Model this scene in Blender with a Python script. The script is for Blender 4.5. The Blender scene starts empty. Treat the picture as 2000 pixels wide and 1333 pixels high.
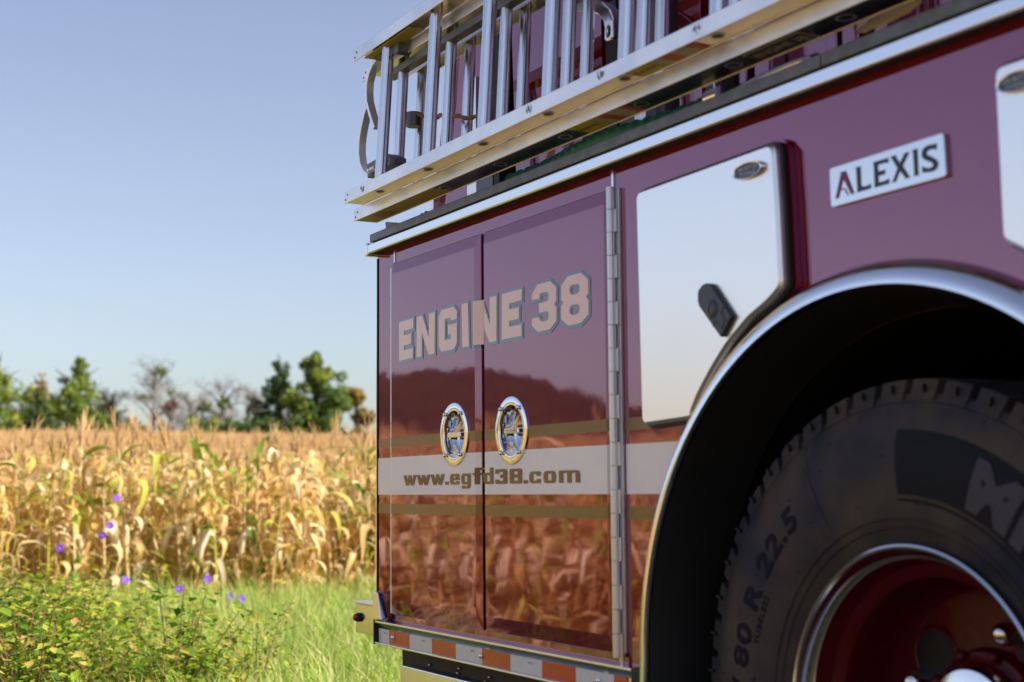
import bpy, bmesh, math, random
import numpy as np
from mathutils import Vector, Matrix, noise
from mathutils.geometry import tessellate_polygon, delaunay_2d_cdt
R = math.radians
random.seed(7); np.random.seed(7)
sc = bpy.context.scene
COL = sc.collection
GZ = -0.055                      # ground level at the truck
EYE = Vector((0, 0, 0.91))

# ------------------------------------------------------------------ camera
YAW, PITCH, ROLL, FPX = R(28.0724), R(5.7424), R(-0.46884), 2895.69
F_ = Vector((-math.cos(YAW)*math.cos(PITCH), math.sin(YAW)*math.cos(PITCH), math.sin(PITCH)))
R0 = F_.cross(Vector((0, 0, 1))).normalized(); U0 = R0.cross(F_)
R_ = math.cos(ROLL)*R0 + math.sin(ROLL)*U0
U_ = math.cos(ROLL)*U0 - math.sin(ROLL)*R0
cam = bpy.data.cameras.new('camera'); camo = bpy.data.objects.new('camera', cam); COL.objects.link(camo)
camo.matrix_world = Matrix(((R_.x, U_.x, -F_.x, EYE.x), (R_.y, U_.y, -F_.y, EYE.y), (R_.z, U_.z, -F_.z, EYE.z), (0, 0, 0, 1)))
cam.sensor_width = 36; cam.lens = FPX/2000*36; cam.clip_start = 0.05; cam.clip_end = 6000
cam.dof.use_dof = True; cam.dof.focus_distance = 4.2; cam.dof.aperture_fstop = 3.7
sc.camera = camo

# ------------------------------------------------------------------ light
SUN_EL = R(42); SUN_AZ = math.atan2(0.72, 0.70)      # azimuth from +Y towards +X
sdir = Vector((math.sin(SUN_AZ)*math.cos(SUN_EL), math.cos(SUN_AZ)*math.cos(SUN_EL), math.sin(SUN_EL)))
world = bpy.data.worlds.new('World'); sc.world = world; world.use_nodes = True
wn = world.node_tree; wn.nodes.clear()
sky = wn.nodes.new('ShaderNodeTexSky'); sky.sky_type = 'NISHITA'; sky.sun_disc = False
sky.sun_elevation = SUN_EL; sky.sun_rotation = SUN_AZ; sky.air_density = 1.0; sky.dust_density = 1.6; sky.ozone_density = 1.8
bg = wn.nodes.new('ShaderNodeBackground'); bg.inputs[1].default_value = 0.096
wo = wn.nodes.new('ShaderNodeOutputWorld')
hs = wn.nodes.new('ShaderNodeHueSaturation'); hs.inputs['Saturation'].default_value = .80; hs.inputs['Hue'].default_value = .515; wn.links.new(sky.outputs[0], hs.inputs['Color']); wn.links.new(hs.outputs[0], bg.inputs[0]); wn.links.new(bg.outputs[0], wo.inputs[0])
sl = bpy.data.lights.new('sun', 'SUN'); sl.energy = 4.6; sl.angle = R(0.53); sl.color = (1, 0.93, 0.82)
so = bpy.data.objects.new('sun', sl); COL.objects.link(so)
so.rotation_euler = sdir.to_track_quat('Z', 'Y').to_euler()
sc.view_settings.view_transform = 'Standard'; sc.view_settings.look = 'None'
sc.view_settings.exposure = 0.84; sc.view_settings.gamma = 1.0
sc.view_settings.use_curve_mapping = False
sc.cycles.max_bounces = 8; sc.cycles.caustics_reflective = False; sc.cycles.caustics_refractive = False
sc.cycles.use_denoising = True

# ------------------------------------------------------------------ helpers
def at(px, py, Y):
    """the point of the plane y=Y seen at a pixel of the 2000x1333 photograph"""
    v = F_*FPX + R_*(px-1000) + U_*(666.5-py)
    return EYE + v*(Y/v.y)
def pl(px, py, Y):
    q = at(px, py, Y); return (q.x, q.z)
def zoomed(pts, s, ox, oy, Y):
    return [pl(x/s+ox, y/s+oy, Y) for x, y in pts]

ORG = {}
def thing(name, loc, label, cat, group=None, kind=None):
    o = bpy.data.objects.new(name, None); COL.objects.link(o); o.location = loc; o.empty_display_size = .2
    o['label'] = label; o['category'] = cat
    if group: o['group'] = group
    if kind: o['kind'] = kind
    ORG[o.name] = Vector(loc); return o
def tag(o, label=None, cat=None, group=None, kind=None):
    if label: o['label'] = label
    if cat: o['category'] = cat
    if group: o['group'] = group
    if kind: o['kind'] = kind
    return o

def inside(p, x, z):
    c = False; j = len(p)-1
    for i in range(len(p)):
        if (p[i][1] > z) != (p[j][1] > z) and x < (p[j][0]-p[i][0])*(z-p[i][1])/(p[j][1]-p[i][1])+p[i][0]: c = not c
        j = i
    return c
class MB:
    def __init__(s): s.v = []; s.f = []; s.m = []; s.tint = None
    def add(s, vs, fs, mi=0):
        n = len(s.v); s.v += [tuple(x) for x in vs]; s.f += [tuple(i+n for i in f) for f in fs]; s.m += [mi]*len(fs); return s
    def box(s, x0, x1, y0, y1, z0, z1, mi=0):
        vs = [(x, y, z) for x in (x0, x1) for y in (y0, y1) for z in (z0, z1)]
        return s.add(vs, [(0, 1, 3, 2), (4, 6, 7, 5), (0, 4, 5, 1), (2, 3, 7, 6), (0, 2, 6, 4), (1, 5, 7, 3)], mi)
    def obox(s, c, ax, ay, az, hx, hy, hz, mi=0):
        c = Vector(c); ax, ay, az = (Vector(a).normalized() for a in (ax, ay, az))
        vs = [c+ax*hx*i+ay*hy*j+az*hz*k for i in (-1, 1) for j in (-1, 1) for k in (-1, 1)]
        return s.add(vs, [(0, 1, 3, 2), (4, 6, 7, 5), (0, 4, 5, 1), (2, 3, 7, 6), (0, 2, 6, 4), (1, 5, 7, 3)], mi)
    def prism(s, polys, y0, y1, mi=0, back=True, inset=0.0):
        """polys: outer + holes, lists of (x,z); front at y0 (towards the camera), back at y1"""
        flat = [q for p in polys for q in p]
        fi = []; k0 = 0
        for p in polys: fi.append(list(range(k0, k0+len(p)))); k0 += len(p)
        cd = delaunay_2d_cdt([Vector(q) for q in flat], [], fi, 1, 1e-7)
        tv = [(q.x, q.y) for q in cd[0]]; tf = []
        for f in cd[2]:
            mx_ = sum(tv[i][0] for i in f)/len(f); mz_ = sum(tv[i][1] for i in f)/len(f)
            if sum(inside(p, mx_, mz_) for p in polys) % 2: tf.append(f)
        s.add([(x, y0, z) for x, z in tv], [tuple(f) for f in tf], mi)
        if back: s.add([(x, y1, z) for x, z in tv], [tuple(reversed(f)) for f in tf], mi)
        n = len(flat)
        vs = [(x, y0, z) for x, z in flat] + [(x, y1, z) for x, z in flat]
        fs = []
        k = 0
        for p in polys:
            m = len(p)
            for i in range(m):
                a = k+i; b = k+(i+1) % m; fs.append((a, b, b+n, a+n))
            k += m
        return s.add(vs, fs, mi)
    def tube(s, path, r, seg=8, mi=0, cap=True):
        path = [Vector(p) for p in path]; n = len(path); rs = r if isinstance(r, (list, tuple)) else [r]*n
        vs = []; up = None
        for i, p in enumerate(path):
            d = (path[min(i+1, n-1)]-path[max(i-1, 0)]).normalized()
            if up is None:
                up = d.orthogonal().normalized()
            up = (up - d*up.dot(d)).normalized(); w = d.cross(up)
            for k in range(seg):
                a = 2*math.pi*k/seg; vs.append(p+(up*math.cos(a)+w*math.sin(a))*rs[i])
        fs = [(i*seg+k, i*seg+(k+1) % seg, (i+1)*seg+(k+1) % seg, (i+1)*seg+k) for i in range(n-1) for k in range(seg)]
        if cap: fs += [tuple(range(seg))[::-1], tuple((n-1)*seg+k for k in range(seg))]
        return s.add(vs, fs, mi)
    def lathe(s, prof, cx, cz, seg=48, mi=0, a0=0, a1=2*math.pi, sx=1.0):
        """prof: list of (radius, y) swept about the line x=cx, z=cz parallel to y"""
        full = abs(a1-a0-2*math.pi) < 1e-6; n = len(prof); c = seg if full else seg+1
        vs = []
        for k in range(c):
            a = a0+(a1-a0)*k/seg
            for r, y in prof: vs.append((cx+sx*r*math.cos(a), y, cz+r*math.sin(a)))
        fs = []
        for k in range(seg):
            k2 = (k+1) % c
            for i in range(n-1): fs.append((k*n+i, k*n+i+1, k2*n+i+1, k2*n+i))
        return s.add(vs, fs, mi)
    def ball(s, c, rx, ry, rz, seg=12, ring=8, mi=0):
        vs = []; c = Vector(c)
        for i in range(ring+1):
            t = math.pi*i/ring
            for k in range(seg):
                a = 2*math.pi*k/seg; vs.append(c+Vector((rx*math.sin(t)*math.cos(a), ry*math.sin(t)*math.sin(a), rz*math.cos(t))))
        return s.add(vs, [(i*seg+k, i*seg+(k+1) % seg, (i+1)*seg+(k+1) % seg, (i+1)*seg+k) for i in range(ring) for k in range(seg)], mi)
    def mesh(s, name, off=Vector((0, 0, 0)), smooth=False, mats=()):
        me = bpy.data.meshes.new(name)
        me.from_pydata([(x-off.x, y-off.y, z-off.z) for x, y, z in s.v], [], s.f)
        for m in mats: me.materials.append(m)
        if len(mats) > 1: me.polygons.foreach_set('material_index', s.m)
        bm = bmesh.new(); bm.from_mesh(me); bmesh.ops.remove_doubles(bm, verts=bm.verts, dist=1e-6)
        bmesh.ops.recalc_face_normals(bm, faces=bm.faces); bm.to_mesh(me); bm.free()
        if smooth:
            me.polygons.foreach_set('use_smooth', [True]*len(me.polygons))
            try: me.set_sharp_from_angle(angle=R(35))
            except Exception: pass
        return me
    def build(s, name, mat, parent=None, smooth=False, bevel=0, label=None, seg=2):
        org = Vector((0, 0, 0)) if parent is None else ORG[parent.name]
        mats = mat if isinstance(mat, (list, tuple)) else (mat,)
        o = bpy.data.objects.new(name, s.mesh(name, org, smooth, mats)); COL.objects.link(o)
        if parent is not None: o.parent = parent
        ORG[o.name] = org
        if bevel:
            b = o.modifiers.new('bevel', 'BEVEL'); b.width = bevel; b.segments = seg; b.limit_method = 'ANGLE'; b.angle_limit = R(40)
        if label: o['label'] = label
        return o

def rounded(poly, radii, n=5):
    """round the corners of a polygon; radii: one number or one per corner"""
    out = []; m = len(poly)
    if not isinstance(radii, (list, tuple)): radii = [radii]*m
    for i in range(m):
        p = Vector(poly[i]); a = Vector(poly[i-1]); b = Vector(poly[(i+1) % m]); r = radii[i]
        if r <= 0: out.append(tuple(p)); continue
        da = (a-p); db = (b-p); la, lb = da.length, db.length; da.normalize(); db.normalize()
        t = min(r, la*.48, lb*.48)
        for k in range(n+1):
            u = k/n; q = (p+da*t)*(1-u)**2 + p*2*u*(1-u) + (p+db*t)*u*u; out.append((q.x, q.y))
    return out
def area(p): return sum(p[i][0]*p[(i+1) % len(p)][1]-p[(i+1) % len(p)][0]*p[i][1] for i in range(len(p)))/2
def offset(poly, d):
    sgn = 1 if area(poly) > 0 else -1; out = []; m = len(poly)
    for i in range(m):
        p = Vector(poly[i]); a = Vector(poly[i-1]); b = Vector(poly[(i+1) % m])
        e1 = (p-a).normalized(); e2 = (b-p).normalized()
        n1 = Vector((e1.y, -e1.x))*sgn; n2 = Vector((e2.y, -e2.x))*sgn
        k = n1+n2
        if k.length < 1e-6: out.append(tuple(p)); continue
        k = k.normalized(); k = k*(d/max(.45, k.dot(n1))); out.append((p.x+k.x, p.y+k.y))
    return out
def clip(poly, x, keep_less):
    out = []; m = len(poly); ins = (lambda q: q[0] <= x) if keep_less else (lambda q: q[0] >= x)
    for i in range(m):
        a = poly[i]; b = poly[(i+1) % m]
        if ins(a): out.append(a)
        if ins(a) != ins(b):
            t = (x-a[0])/(b[0]-a[0]); out.append((x, a[1]+t*(b[1]-a[1])))
    return out

# ------------------------------------------------------------------ materials
def mat(name, color=(.5, .5, .5), rough=.5, metal=0, coat=0, coat_ior=1.5, coat_rough=.02, spec=.5, ior=1.5):
    m = bpy.data.materials.new(name); m.use_nodes = True; b = m.node_tree.nodes['Principled BSDF']
    b.inputs['Base Color'].default_value = (*color, 1); b.inputs['Roughness'].default_value = rough
    b.inputs['Metallic'].default_value = metal; b.inputs['Coat Weight'].default_value = coat
    b.inputs['Coat IOR'].default_value = coat_ior; b.inputs['Coat Roughness'].default_value = coat_rough
    b.inputs['IOR'].default_value = ior; b.inputs['Specular IOR Level'].default_value = spec
    return m
def N(m, t, **kw):
    n = m.node_tree.nodes.new(t)
    for k, v in kw.items():
        if k in n.inputs: n.inputs[k].default_value = v
        else: setattr(n, k, v)
    return n
def L(m, a, b): m.node_tree.links.new(a, b)
def bsdf(m): return m.node_tree.nodes['Principled BSDF']
def bump(m, layers, coat=True, stretch=None):
    """layers: (scale, distance) noise heights in metres"""
    tc = N(m, 'ShaderNodeTexCoord'); src = tc.outputs['Object']
    if stretch:
        mp = N(m, 'ShaderNodeMapping'); mp.inputs['Scale'].default_value = stretch; L(m, src, mp.inputs[0]); src = mp.outputs[0]
    prev = None
    for scl, dist in layers:
        no = N(m, 'ShaderNodeTexNoise'); no.inputs['Scale'].default_value = scl; no.inputs['Detail'].default_value = 2
        L(m, src, no.inputs['Vector'])
        bp = N(m, 'ShaderNodeBump'); bp.inputs['Strength'].default_value = 1; bp.inputs['Distance'].default_value = dist
        L(m, no.outputs['Fac'], bp.inputs['Height'])
        if prev: L(m, prev.outputs[0], bp.inputs['Normal'])
        prev = bp
    L(m, prev.outputs[0], bsdf(m).inputs['Normal'])
    if coat: L(m, prev.outputs[0], bsdf(m).inputs['Coat Normal'])
    return m
def mottle(m, c1, c2, scale=4, detail=5, rough=None, stretch=None, lo=.35, hi=.65):
    tc = N(m, 'ShaderNodeTexCoord'); src = tc.outputs['Object']
    if stretch:
        mp = N(m, 'ShaderNodeMapping'); mp.inputs['Scale'].default_value = stretch; L(m, src, mp.inputs[0]); src = mp.outputs[0]
    no = N(m, 'ShaderNodeTexNoise'); no.inputs['Scale'].default_value = scale; no.inputs['Detail'].default_value = detail
    L(m, src, no.inputs['Vector'])
    cr = N(m, 'ShaderNodeValToRGB'); cr.color_ramp.elements[0].position = lo; cr.color_ramp.elements[1].position = hi
    cr.color_ramp.elements[0].color = (*c1, 1); cr.color_ramp.elements[1].color = (*c2, 1)
    L(m, no.outputs['Fac'], cr.inputs[0]); L(m, cr.outputs[0], bsdf(m).inputs['Base Color'])
    if rough:
        mr = N(m, 'ShaderNodeMapRange'); mr.inputs[3].default_value = rough[0]; mr.inputs[4].default_value = rough[1]
        L(m, no.outputs['Fac'], mr.inputs[0]); L(m, mr.outputs[0], bsdf(m).inputs['Roughness'])
    return m

PAINT = mat('maroon_paint', (.15, .001, .006), .03, 0, .12, 1.5, .012)
bump(PAINT, [(5, .0009), (40, .00003), (420, .000004)])
DOORPAINT = mat('maroon_door_paint', (.15, .001, .006), .03, 0, .12, 1.5, .008)
bump(DOORPAINT, [(4, .0006), (30, .00003), (420, .000003)])
for m_ in (PAINT, DOORPAINT):
    b_ = bsdf(m_); b_.inputs['IOR'].default_value = 2.6; b_.inputs['Specular Tint'].default_value = (1, .53, .76, 1)
WHITEP = mat('white_stripe', (.92, .92, .95), .45, 0, .6, 1.5, .06); bump(WHITEP, [(7, .0011), (40, .00006)])
GOLDST = mat('gold_leaf_stripe', (.17, .11, .045), .38, .75, .5, 1.5, .05); bump(GOLDST, [(7, .0011), (900, .00003)])
LETTER = mat('pale_gold_lettering', (.90, .50, .38), .5, 0, 1.0, 1.8, .02); bump(LETTER, [(6, .0009), (34, .00007)])
LETEDGE = mat('blue_letter_edge', (.03, .17, .25), .45, 0, 1.0, 1.6, .02)
BRONZE = mat('bronze_lettering', (.15, .085, .025), .4, .6, .4, 1.5, .05)
CHROME = mat('chrome', (.86, .87, .88), .07, 1)
CHROME_SOFT = mat('polished_fender', (.84, .85, .87), .16, 1)
bump(CHROME_SOFT, [(12, .0004)], False)
STEEL = mat('brushed_stainless', (.97, .97, .97), .30, .92); bump(STEEL, [(5, .0012), (300, .00003)], False, (1, 1, .02))
ALU = mat('ladder_aluminium', (.80, .80, .80), .30, 1)
mottle(ALU, (.74, .74, .75), (.92, .92, .94), 9, 6, (.26, .52), (1, 1, 1)); bump(ALU, [(180, .00008)], False, (.05, 1, 1))
BOWL = mat('polished_bowl', (.84, .85, .87), .10, 1)
STRAP = mat('plated_strap', (.92, .94, .96), .42, .8)
RUNG = mat('ribbed_rung_aluminium', (.82, .82, .84), .22, 1)
TRIM = mat('satin_trim_aluminium', (.84, .85, .87), .20, 1); bump(TRIM, [(3, .001)], False)
HINGE = mat('stainless_hinge', (.66, .68, .72), .38, 1); bump(HINGE, [(60, .0002)], False)
PAINTED_STEEL = mat('grey_bracket', (.16, .16, .17), .5, .7)
RUBBER = mat('black_rubber', (.012, .012, .013), .55)
GREYRUB = mat('dark_grey_rail', (.075, .085, .095), .45); mottle(GREYRUB, (.12, .15, .20), (.18, .22, .28), 30, 6); bump(GREYRUB, [(500, .0003)], False, (1, .05, .05))
BLACK = mat('black_liner', (.006, .006, .007), .6)
BLACKG = mat('black_gloss', (.008, .008, .009), .25)
LATCH = mat('black_latch_plastic', (.03, .033, .038), .32)
GREENHOSE = mat('green_hose', (.004, .17, .11), .5)
BADGE = mat('badge_metal', (.80, .81, .83), .12, .85)
NAVY = mat('badge_dark_letter', (.02, .03, .045), .4); WINE = mat('badge_wine_letter', (.22, .02, .08), .4)
OVALBL = mat('blue_grey_plate', (.05, .08, .14), .35); PALETXT = mat('pale_print', (.55, .6, .68), .5)
REDREF = mat('orange_red_reflector', (.62, .05, .012), .25, 0, .5); WHITEREF = mat('white_reflector', (.62, .64, .70), .25, 0, .5)
for m_, c1, c2 in ((REDREF, (.74, .034, .010), (.58, .02, .006)), (WHITEREF, (.88, .88, .92), (.70, .74, .86))):
    tc = N(m_, 'ShaderNodeTexCoord'); vo = N(m_, 'ShaderNodeTexVoronoi', Scale=260.0); L(m_, tc.outputs['Object'], vo.inputs['Vector'])
    cr = N(m_, 'ShaderNodeValToRGB'); cr.color_ramp.elements[0].position = .1; cr.color_ramp.elements[1].position = .55
    cr.color_ramp.elements[0].color = (*c1, 1); cr.color_ramp.elements[1].color = (*c2, 1)
    L(m_, vo.outputs['Distance'], cr.inputs[0]); L(m_, cr.outputs[0], bsdf(m_).inputs['Base Color'])
REDLENS = mat('red_lens', (.5, .005, .005), .15, 0, 1); AMBER = mat('amber_reflection', (.42, .36, .02), .5)  # amber is the reflected yellow painted under the ladder ends
ROPE = mat('jute_rope', (.32, .19, .10), .9); CLOTH = mat('white_cloth', (.88, .88, .90), .8)
WARNY = mat('yellow_label', (.62, .55, .03), .5); WARNW = mat('white_label', (.55, .52, .46), .5); WARNR = mat('red_label', (.55, .10, .06), .5)
TYRE = mat('tyre_rubber', (.03, .031, .035), .7, spec=.3); mottle(TYRE, (.010, .016, .030), (.080, .064, .050), 6, 9, (.6, .85)); bump(TYRE, [(140, .0003)], False)
TYRELET = mat('tyre_letter_rubber', (.003, .005, .014), .7, spec=.2); TYREDARK = mat('tyre_black_panel', (.004, .006, .012), .7, spec=.25)
TYREBRAND = mat('tyre_raised_rubber', (.062, .060, .070), .7, spec=.3)
WHEELRED = mat('maroon_wheel_paint', (.085, .002, .006), .35, 0, .15, 1.4, .05, .2)
BOLT = mat('bolt_steel', (.5, .5, .52), .3, 1)

# ================================================================== SETTING: ground, hill
SLOPE = .0415
def gh(x, y):
    d = -x-12.4; z = 0.0
    if d > 0:
        z = SLOPE*(d - 3*(1-math.exp(-d/3))) if d < 138 else SLOPE*135
    return GZ + z + .02*noise.noise(Vector((x*.5, y*.5, 0)))*(1 if (x < -6 or y < -1) else .3)
def in_corn(x, y):
    w = .55*noise.noise(Vector((x*.35, y*.35, 4)))
    return x < -11.7+1.3*w or (y < -2.0+w*.4+.9*min(1, max(0, (-x-6)/3)) and -60 < x < 10)
rings = [0]+[1.5*1.085**i for i in range(88)]
rings = [r for r in rings if r < 2600]
mb = MB(); seg = 120; vs = [(-6, 0, gh(-6, 0))]
for r in rings[1:]:
    for k in range(seg):
        a = 2*math.pi*k/seg; x = -6+r*math.cos(a); y = r*math.sin(a); vs.append((x, y, gh(x, y)))
fs = [(0, 1+k, 1+(k+1) % seg) for k in range(seg)]
for i in range(len(rings)-2):
    for k in range(seg):
        a = 1+i*seg+k; b = 1+i*seg+(k+1) % seg; fs.append((a, b, b+seg, a+seg))
mb.add(vs, fs)
GROUND = mat('ground_soil_and_turf', (.1, .1, .04), .95)
tc = N(GROUND, 'ShaderNodeTexCoord'); no = N(GROUND, 'ShaderNodeTexNoise', Scale=2.5, Detail=8.0); L(GROUND, tc.outputs['Object'], no.inputs['Vector'])
cr = N(GROUND, 'ShaderNodeValToRGB'); e = cr.color_ramp.elements; e[0].position = .38; e[0].color = (.055, .09, .018, 1); e[1].position = .66; e[1].color = (.20, .15, .07, 1)
L(GROUND, no.outputs['Fac'], cr.inputs[0])
no2 = N(GROUND, 'ShaderNodeTexNoise', Scale=14.0, Detail=6.0); L(GROUND, tc.outputs['Object'], no2.inputs['Vector'])
cr2 = N(GROUND, 'ShaderNodeValToRGB'); e = cr2.color_ramp.elements; e[0].position = .35; e[0].color = (.10, .06, .03, 1); e[1].position = .65; e[1].color = (.36, .24, .11, 1)
L(GROUND, no2.outputs['Fac'], cr2.inputs[0])
sx = N(GROUND, 'ShaderNodeSeparateXYZ'); L(GROUND, tc.outputs['Object'], sx.inputs[0])
m1 = N(GROUND, 'ShaderNodeMath', operation='LESS_THAN'); L(GROUND, sx.outputs['X'], m1.inputs[0]); m1.inputs[1].default_value = -11.5
m2 = N(GROUND, 'ShaderNodeMath', operation='LESS_THAN'); L(GROUND, sx.outputs['Y'], m2.inputs[0]); m2.inputs[1].default_value = 1.0
mx = N(GROUND, 'ShaderNodeMath', operation='MAXIMUM'); L(GROUND, m1.outputs[0], mx.inputs[0]); L(GROUND, m2.outputs[0], mx.inputs[1])
mix = N(GROUND, 'ShaderNodeMix', data_type='RGBA'); L(GROUND, mx.outputs[0], mix.inputs[0]); L(GROUND, cr.outputs[0], mix.inputs[6]); L(GROUND, cr2.outputs[0], mix.inputs[7])
L(GROUND, mix.outputs[2], bsdf(GROUND).inputs['Base Color'])
g = mb.build('ground', GROUND, None, True); g['kind'] = 'structure'

# wooded hill behind the photographer's side: it shows as a reflection in the doors
HILL = mat('autumn_wooded_hill', (.1, .06, .03), .95)
tc = N(HILL, 'ShaderNodeTexCoord'); no = N(HILL, 'ShaderNodeTexNoise', Scale=.06, Detail=9.0, Roughness=.7); L(HILL, tc.outputs['Object'], no.inputs['Vector'])
cr = N(HILL, 'ShaderNodeValToRGB'); e = cr.color_ramp.elements; e[0].position = .35; e[0].color = (.012, .016, .007, 1); e[1].position = .7; e[1].color = (.085, .045, .022, 1)
e = cr.color_ramp.elements.new(.52); e.color = (.04, .03, .014, 1)
L(HILL, no.outputs['Fac'], cr.inputs[0]); L(HILL, cr.outputs[0], bsdf(HILL).inputs['Base Color'])
prof = [(5, .045), (12, .065), (19, .080), (23, .083), (27, .087), (29, .080), (30.5, .072), (32, .062), (34, .050), (38, .040), (46, .036), (60, .034), (85, .030), (120, .028)]
def hprof(a):
    for (a0, h0), (a1, h1) in zip(prof, prof[1:]):
        if a0 <= a <= a1:
            t = (a-a0)/(a1-a0); t = t*t*(3-2*t); return h0+(h1-h0)*t
    return prof[0][1] if a < prof[0][0] else prof[-1][1]
mb = MB(); na, nr = 700, 26; vs = []
for i in range(na+1):
    a = 5+115*i/na; h = hprof(a)*430
    for j in range(nr+1):
        t = j/nr; r = 230+320*t; s = math.sin(math.pi*min(1, t/.62)/2)**1.4 if t < .62 else 1-(t-.62)*.3
        x = -r*math.cos(R(a)); y = 3.3-r*math.sin(R(a))
        b = noise.noise(Vector((x*.12, y*.12, 0)))*1.5+noise.noise(Vector((x*.4, y*.4, 3)))*1.3
        vs.append((x, y, GZ-1+(h-1.5)*s+b*min(1, t*4)+(0 if t else -6)))
mb.add(vs, [(i*(nr+1)+j, i*(nr+1)+j+1, (i+1)*(nr+1)+j+1, (i+1)*(nr+1)+j) for i in range(na) for j in range(nr)])
hl = mb.build('wooded_hill', HILL, None, True); hl['kind'] = 'structure'

# ================================================================== FIRE ENGINE
BX0 = -3.935; BX1 = 2.6; BY = 1.66; ZB = .545; ZT = 1.60
WX, WZ = -1.842, .515
ENG = thing('fire_engine', (WX, 2.9, GZ), 'maroon fire engine with chrome wheel arch, white stripe and stainless compartment doors', 'fire engine')
def P(mb, name, m, parent=ENG, **kw): return mb.build(name, m, parent, **kw)

# body side panel, with the wheel opening cut out
ARX, ARZ, ARR = -1.84, .573, .682
arc = [(ARX+ARR*math.cos(a), ARZ+ARR*math.sin(a)) for a in [math.pi*k/48 for k in range(49)]]
low = .40
outer = [(BX0, ZB), (BX0, ZT), (BX1, ZT), (BX1, low), (ARX+ARR, low)] + arc + [(ARX-ARR, ZB)]
body = P(MB().prism([outer], BY, BY+.04), 'body_side_panel', PAINT)
# roof, rear and core of the body
mb = MB(); mb.box(BX0, BX1, BY+.045, BY+2.4, ZT-.03, ZT-.002); mb.box(BX0, BX0+.03, BY+.045, BY+2.44, ZB, ZT-.032); mb.box(-2.64, -2.60, BY+.045, BY+.9, ZB, ZT-.04)
mb.box(BX0, BX1, BY+2.41, BY+2.44, ZB, ZT)
P(mb, 'body_shell', PAINT)
# corner trim at the rear edge
P(MB().box(BX0-.022, BX0-.001, BY+.004, BY+.05, ZB+.02, ZT-.03), 'rear_corner_trim', TRIM)
P(MB().box(BX0-.0008, BX0+.004, BY-.003, BY+.001, ZB, ZT-.02), 'edge_seal', RUBBER)
# thin vertical body joints
P(MB().box(-2.648, -2.641, BY-.004, BY-.0005, 1.549, ZT-.012), 'panel_joint', TRIM); P(MB().box(-2.645, -2.64, BY-.003, BY-.0005, .555, .60), 'panel_joint', TRIM)
P(MB().box(-3.812, -3.806, BY-.003, BY-.0005, 1.552, ZT-.012), 'panel_joint', TRIM)

# ---- stripes (parts of the body; those on the doors belong to the doors)
def stripe(x0, x1, z0, z1, y, name, m, parent, clip_arch=False):
    poly = [(x0, z0), (x0, z1), (x1, z1), (x1, z0)]
    if clip_arch:
        zs = [z0+(z1-z0)*k/6 for k in range(7)]
        poly = [(x0, z0), (x0, z1)] + [(ARX-math.sqrt(max(0, (ARR+.012)**2-(z-ARZ)**2)), z) for z in reversed(zs)]
    return P(MB().prism([poly], y-.0006, y+.0002, back=False), name, m, parent)
WZ0, WZ1 = .900, 1.003; GA0, GA1 = 1.031, 1.057; GB0, GB1 = .848, .875
DX = dict(l0=-3.805, l1=-3.256, r0=-3.237, r1=-2.656)
DY = BY-.016                      # face of the doors
for x0, x1, ca in ((BX0, DX['l0']-.004, False), (-2.612, 0, True)):
    stripe(x0, x1, WZ0, WZ1, BY, 'white_stripe', WHITEP, ENG, ca)
    stripe(x0, x1, GA0, GA1, BY, 'gold_stripe', GOLDST, ENG, ca)
    stripe(x0, x1, GB0, GB1, BY, 'gold_stripe', GOLDST, ENG, ca)

# ---- the two hinged doors
DZ0, DZ1 = .572, 1.547
def door(x0, x1, label, tilt):
    b = .024; mb = MB()
    o = [(x0, DZ0), (x0, DZ1), (x1, DZ1), (x1, DZ0)]; i = [(x0+b*.4, DZ0+b), (x0+b*.4, DZ1-b), (x1-b*.4, DZ1-b), (x1-b*.4, DZ0+b)]
    if tilt: i = [(x0+.004, DZ0+b*1.5), (x0+.004, DZ1-b*1.3), (x1-b, DZ1-b*1.3), (x1-b, DZ0+b*1.5)]
    else: i = [(x0+.010, DZ0+b*1.5), (x0+.010, DZ1-b*1.3), (x1-.006, DZ1-b*1.3), (x1-.006, DZ0+b*1.5)]
    vs = [(x, BY-.001, z) for x, z in o]+[(x, DY+.007, z) for x, z in o]+[(x, DY, z) for x, z in i]
    fs = [(0, 1, 5, 4), (1, 2, 6, 5), (2, 3, 7, 6), (3, 0, 4, 7), (4, 5, 9, 8), (5, 6, 10, 9), (6, 7, 11, 10), (7, 4, 8, 11), (8, 9, 10, 11), (0, 3, 2, 1)]
    mb.add(vs, fs); d = P(mb, 'compartment_door', DOORPAINT, label=label, bevel=.0015)
    d_in = (i[0][0], i[2][0])
    stripe(d_in[0], d_in[1], WZ0, WZ1, DY, 'white_stripe', WHITEP, d)
    stripe(d_in[0], d_in[1], GA0, GA1, DY, 'gold_stripe', GOLDST, d)
    stripe(d_in[0], d_in[1], GB0, GB1, DY, 'gold_stripe', GOLDST, d)
    # the bevelled edge carries the stripes too
    for z0, z1, m_, n_ in ((WZ0, WZ1, WHITEP, 'white_stripe'), (GA0, GA1, GOLDST, 'gold_stripe'), (GB0, GB1, GOLDST, 'gold_stripe')):
        q = MB(); q.add([(d_in[1], DY-.0006, z0), (d_in[1], DY-.0006, z1), (x1, DY+.0064, z1), (x1, DY+.0064, z0)], [(0, 1, 2, 3)]); P(q, n_, m_, d)
    return d
doorL = door(DX['l0'], DX['l1'], 'rear compartment door nearest the tailboard', True)
doorR = door(DX['r0'], DX['r1'], 'compartment door beside the heavy hinge', False)
P(MB().box(DX['l1']+.002, DX['r0']-.002, BY-.0025, BY-.0005, DZ0+.004, DZ1-.004), 'door_gap_seal', BLACK)

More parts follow.
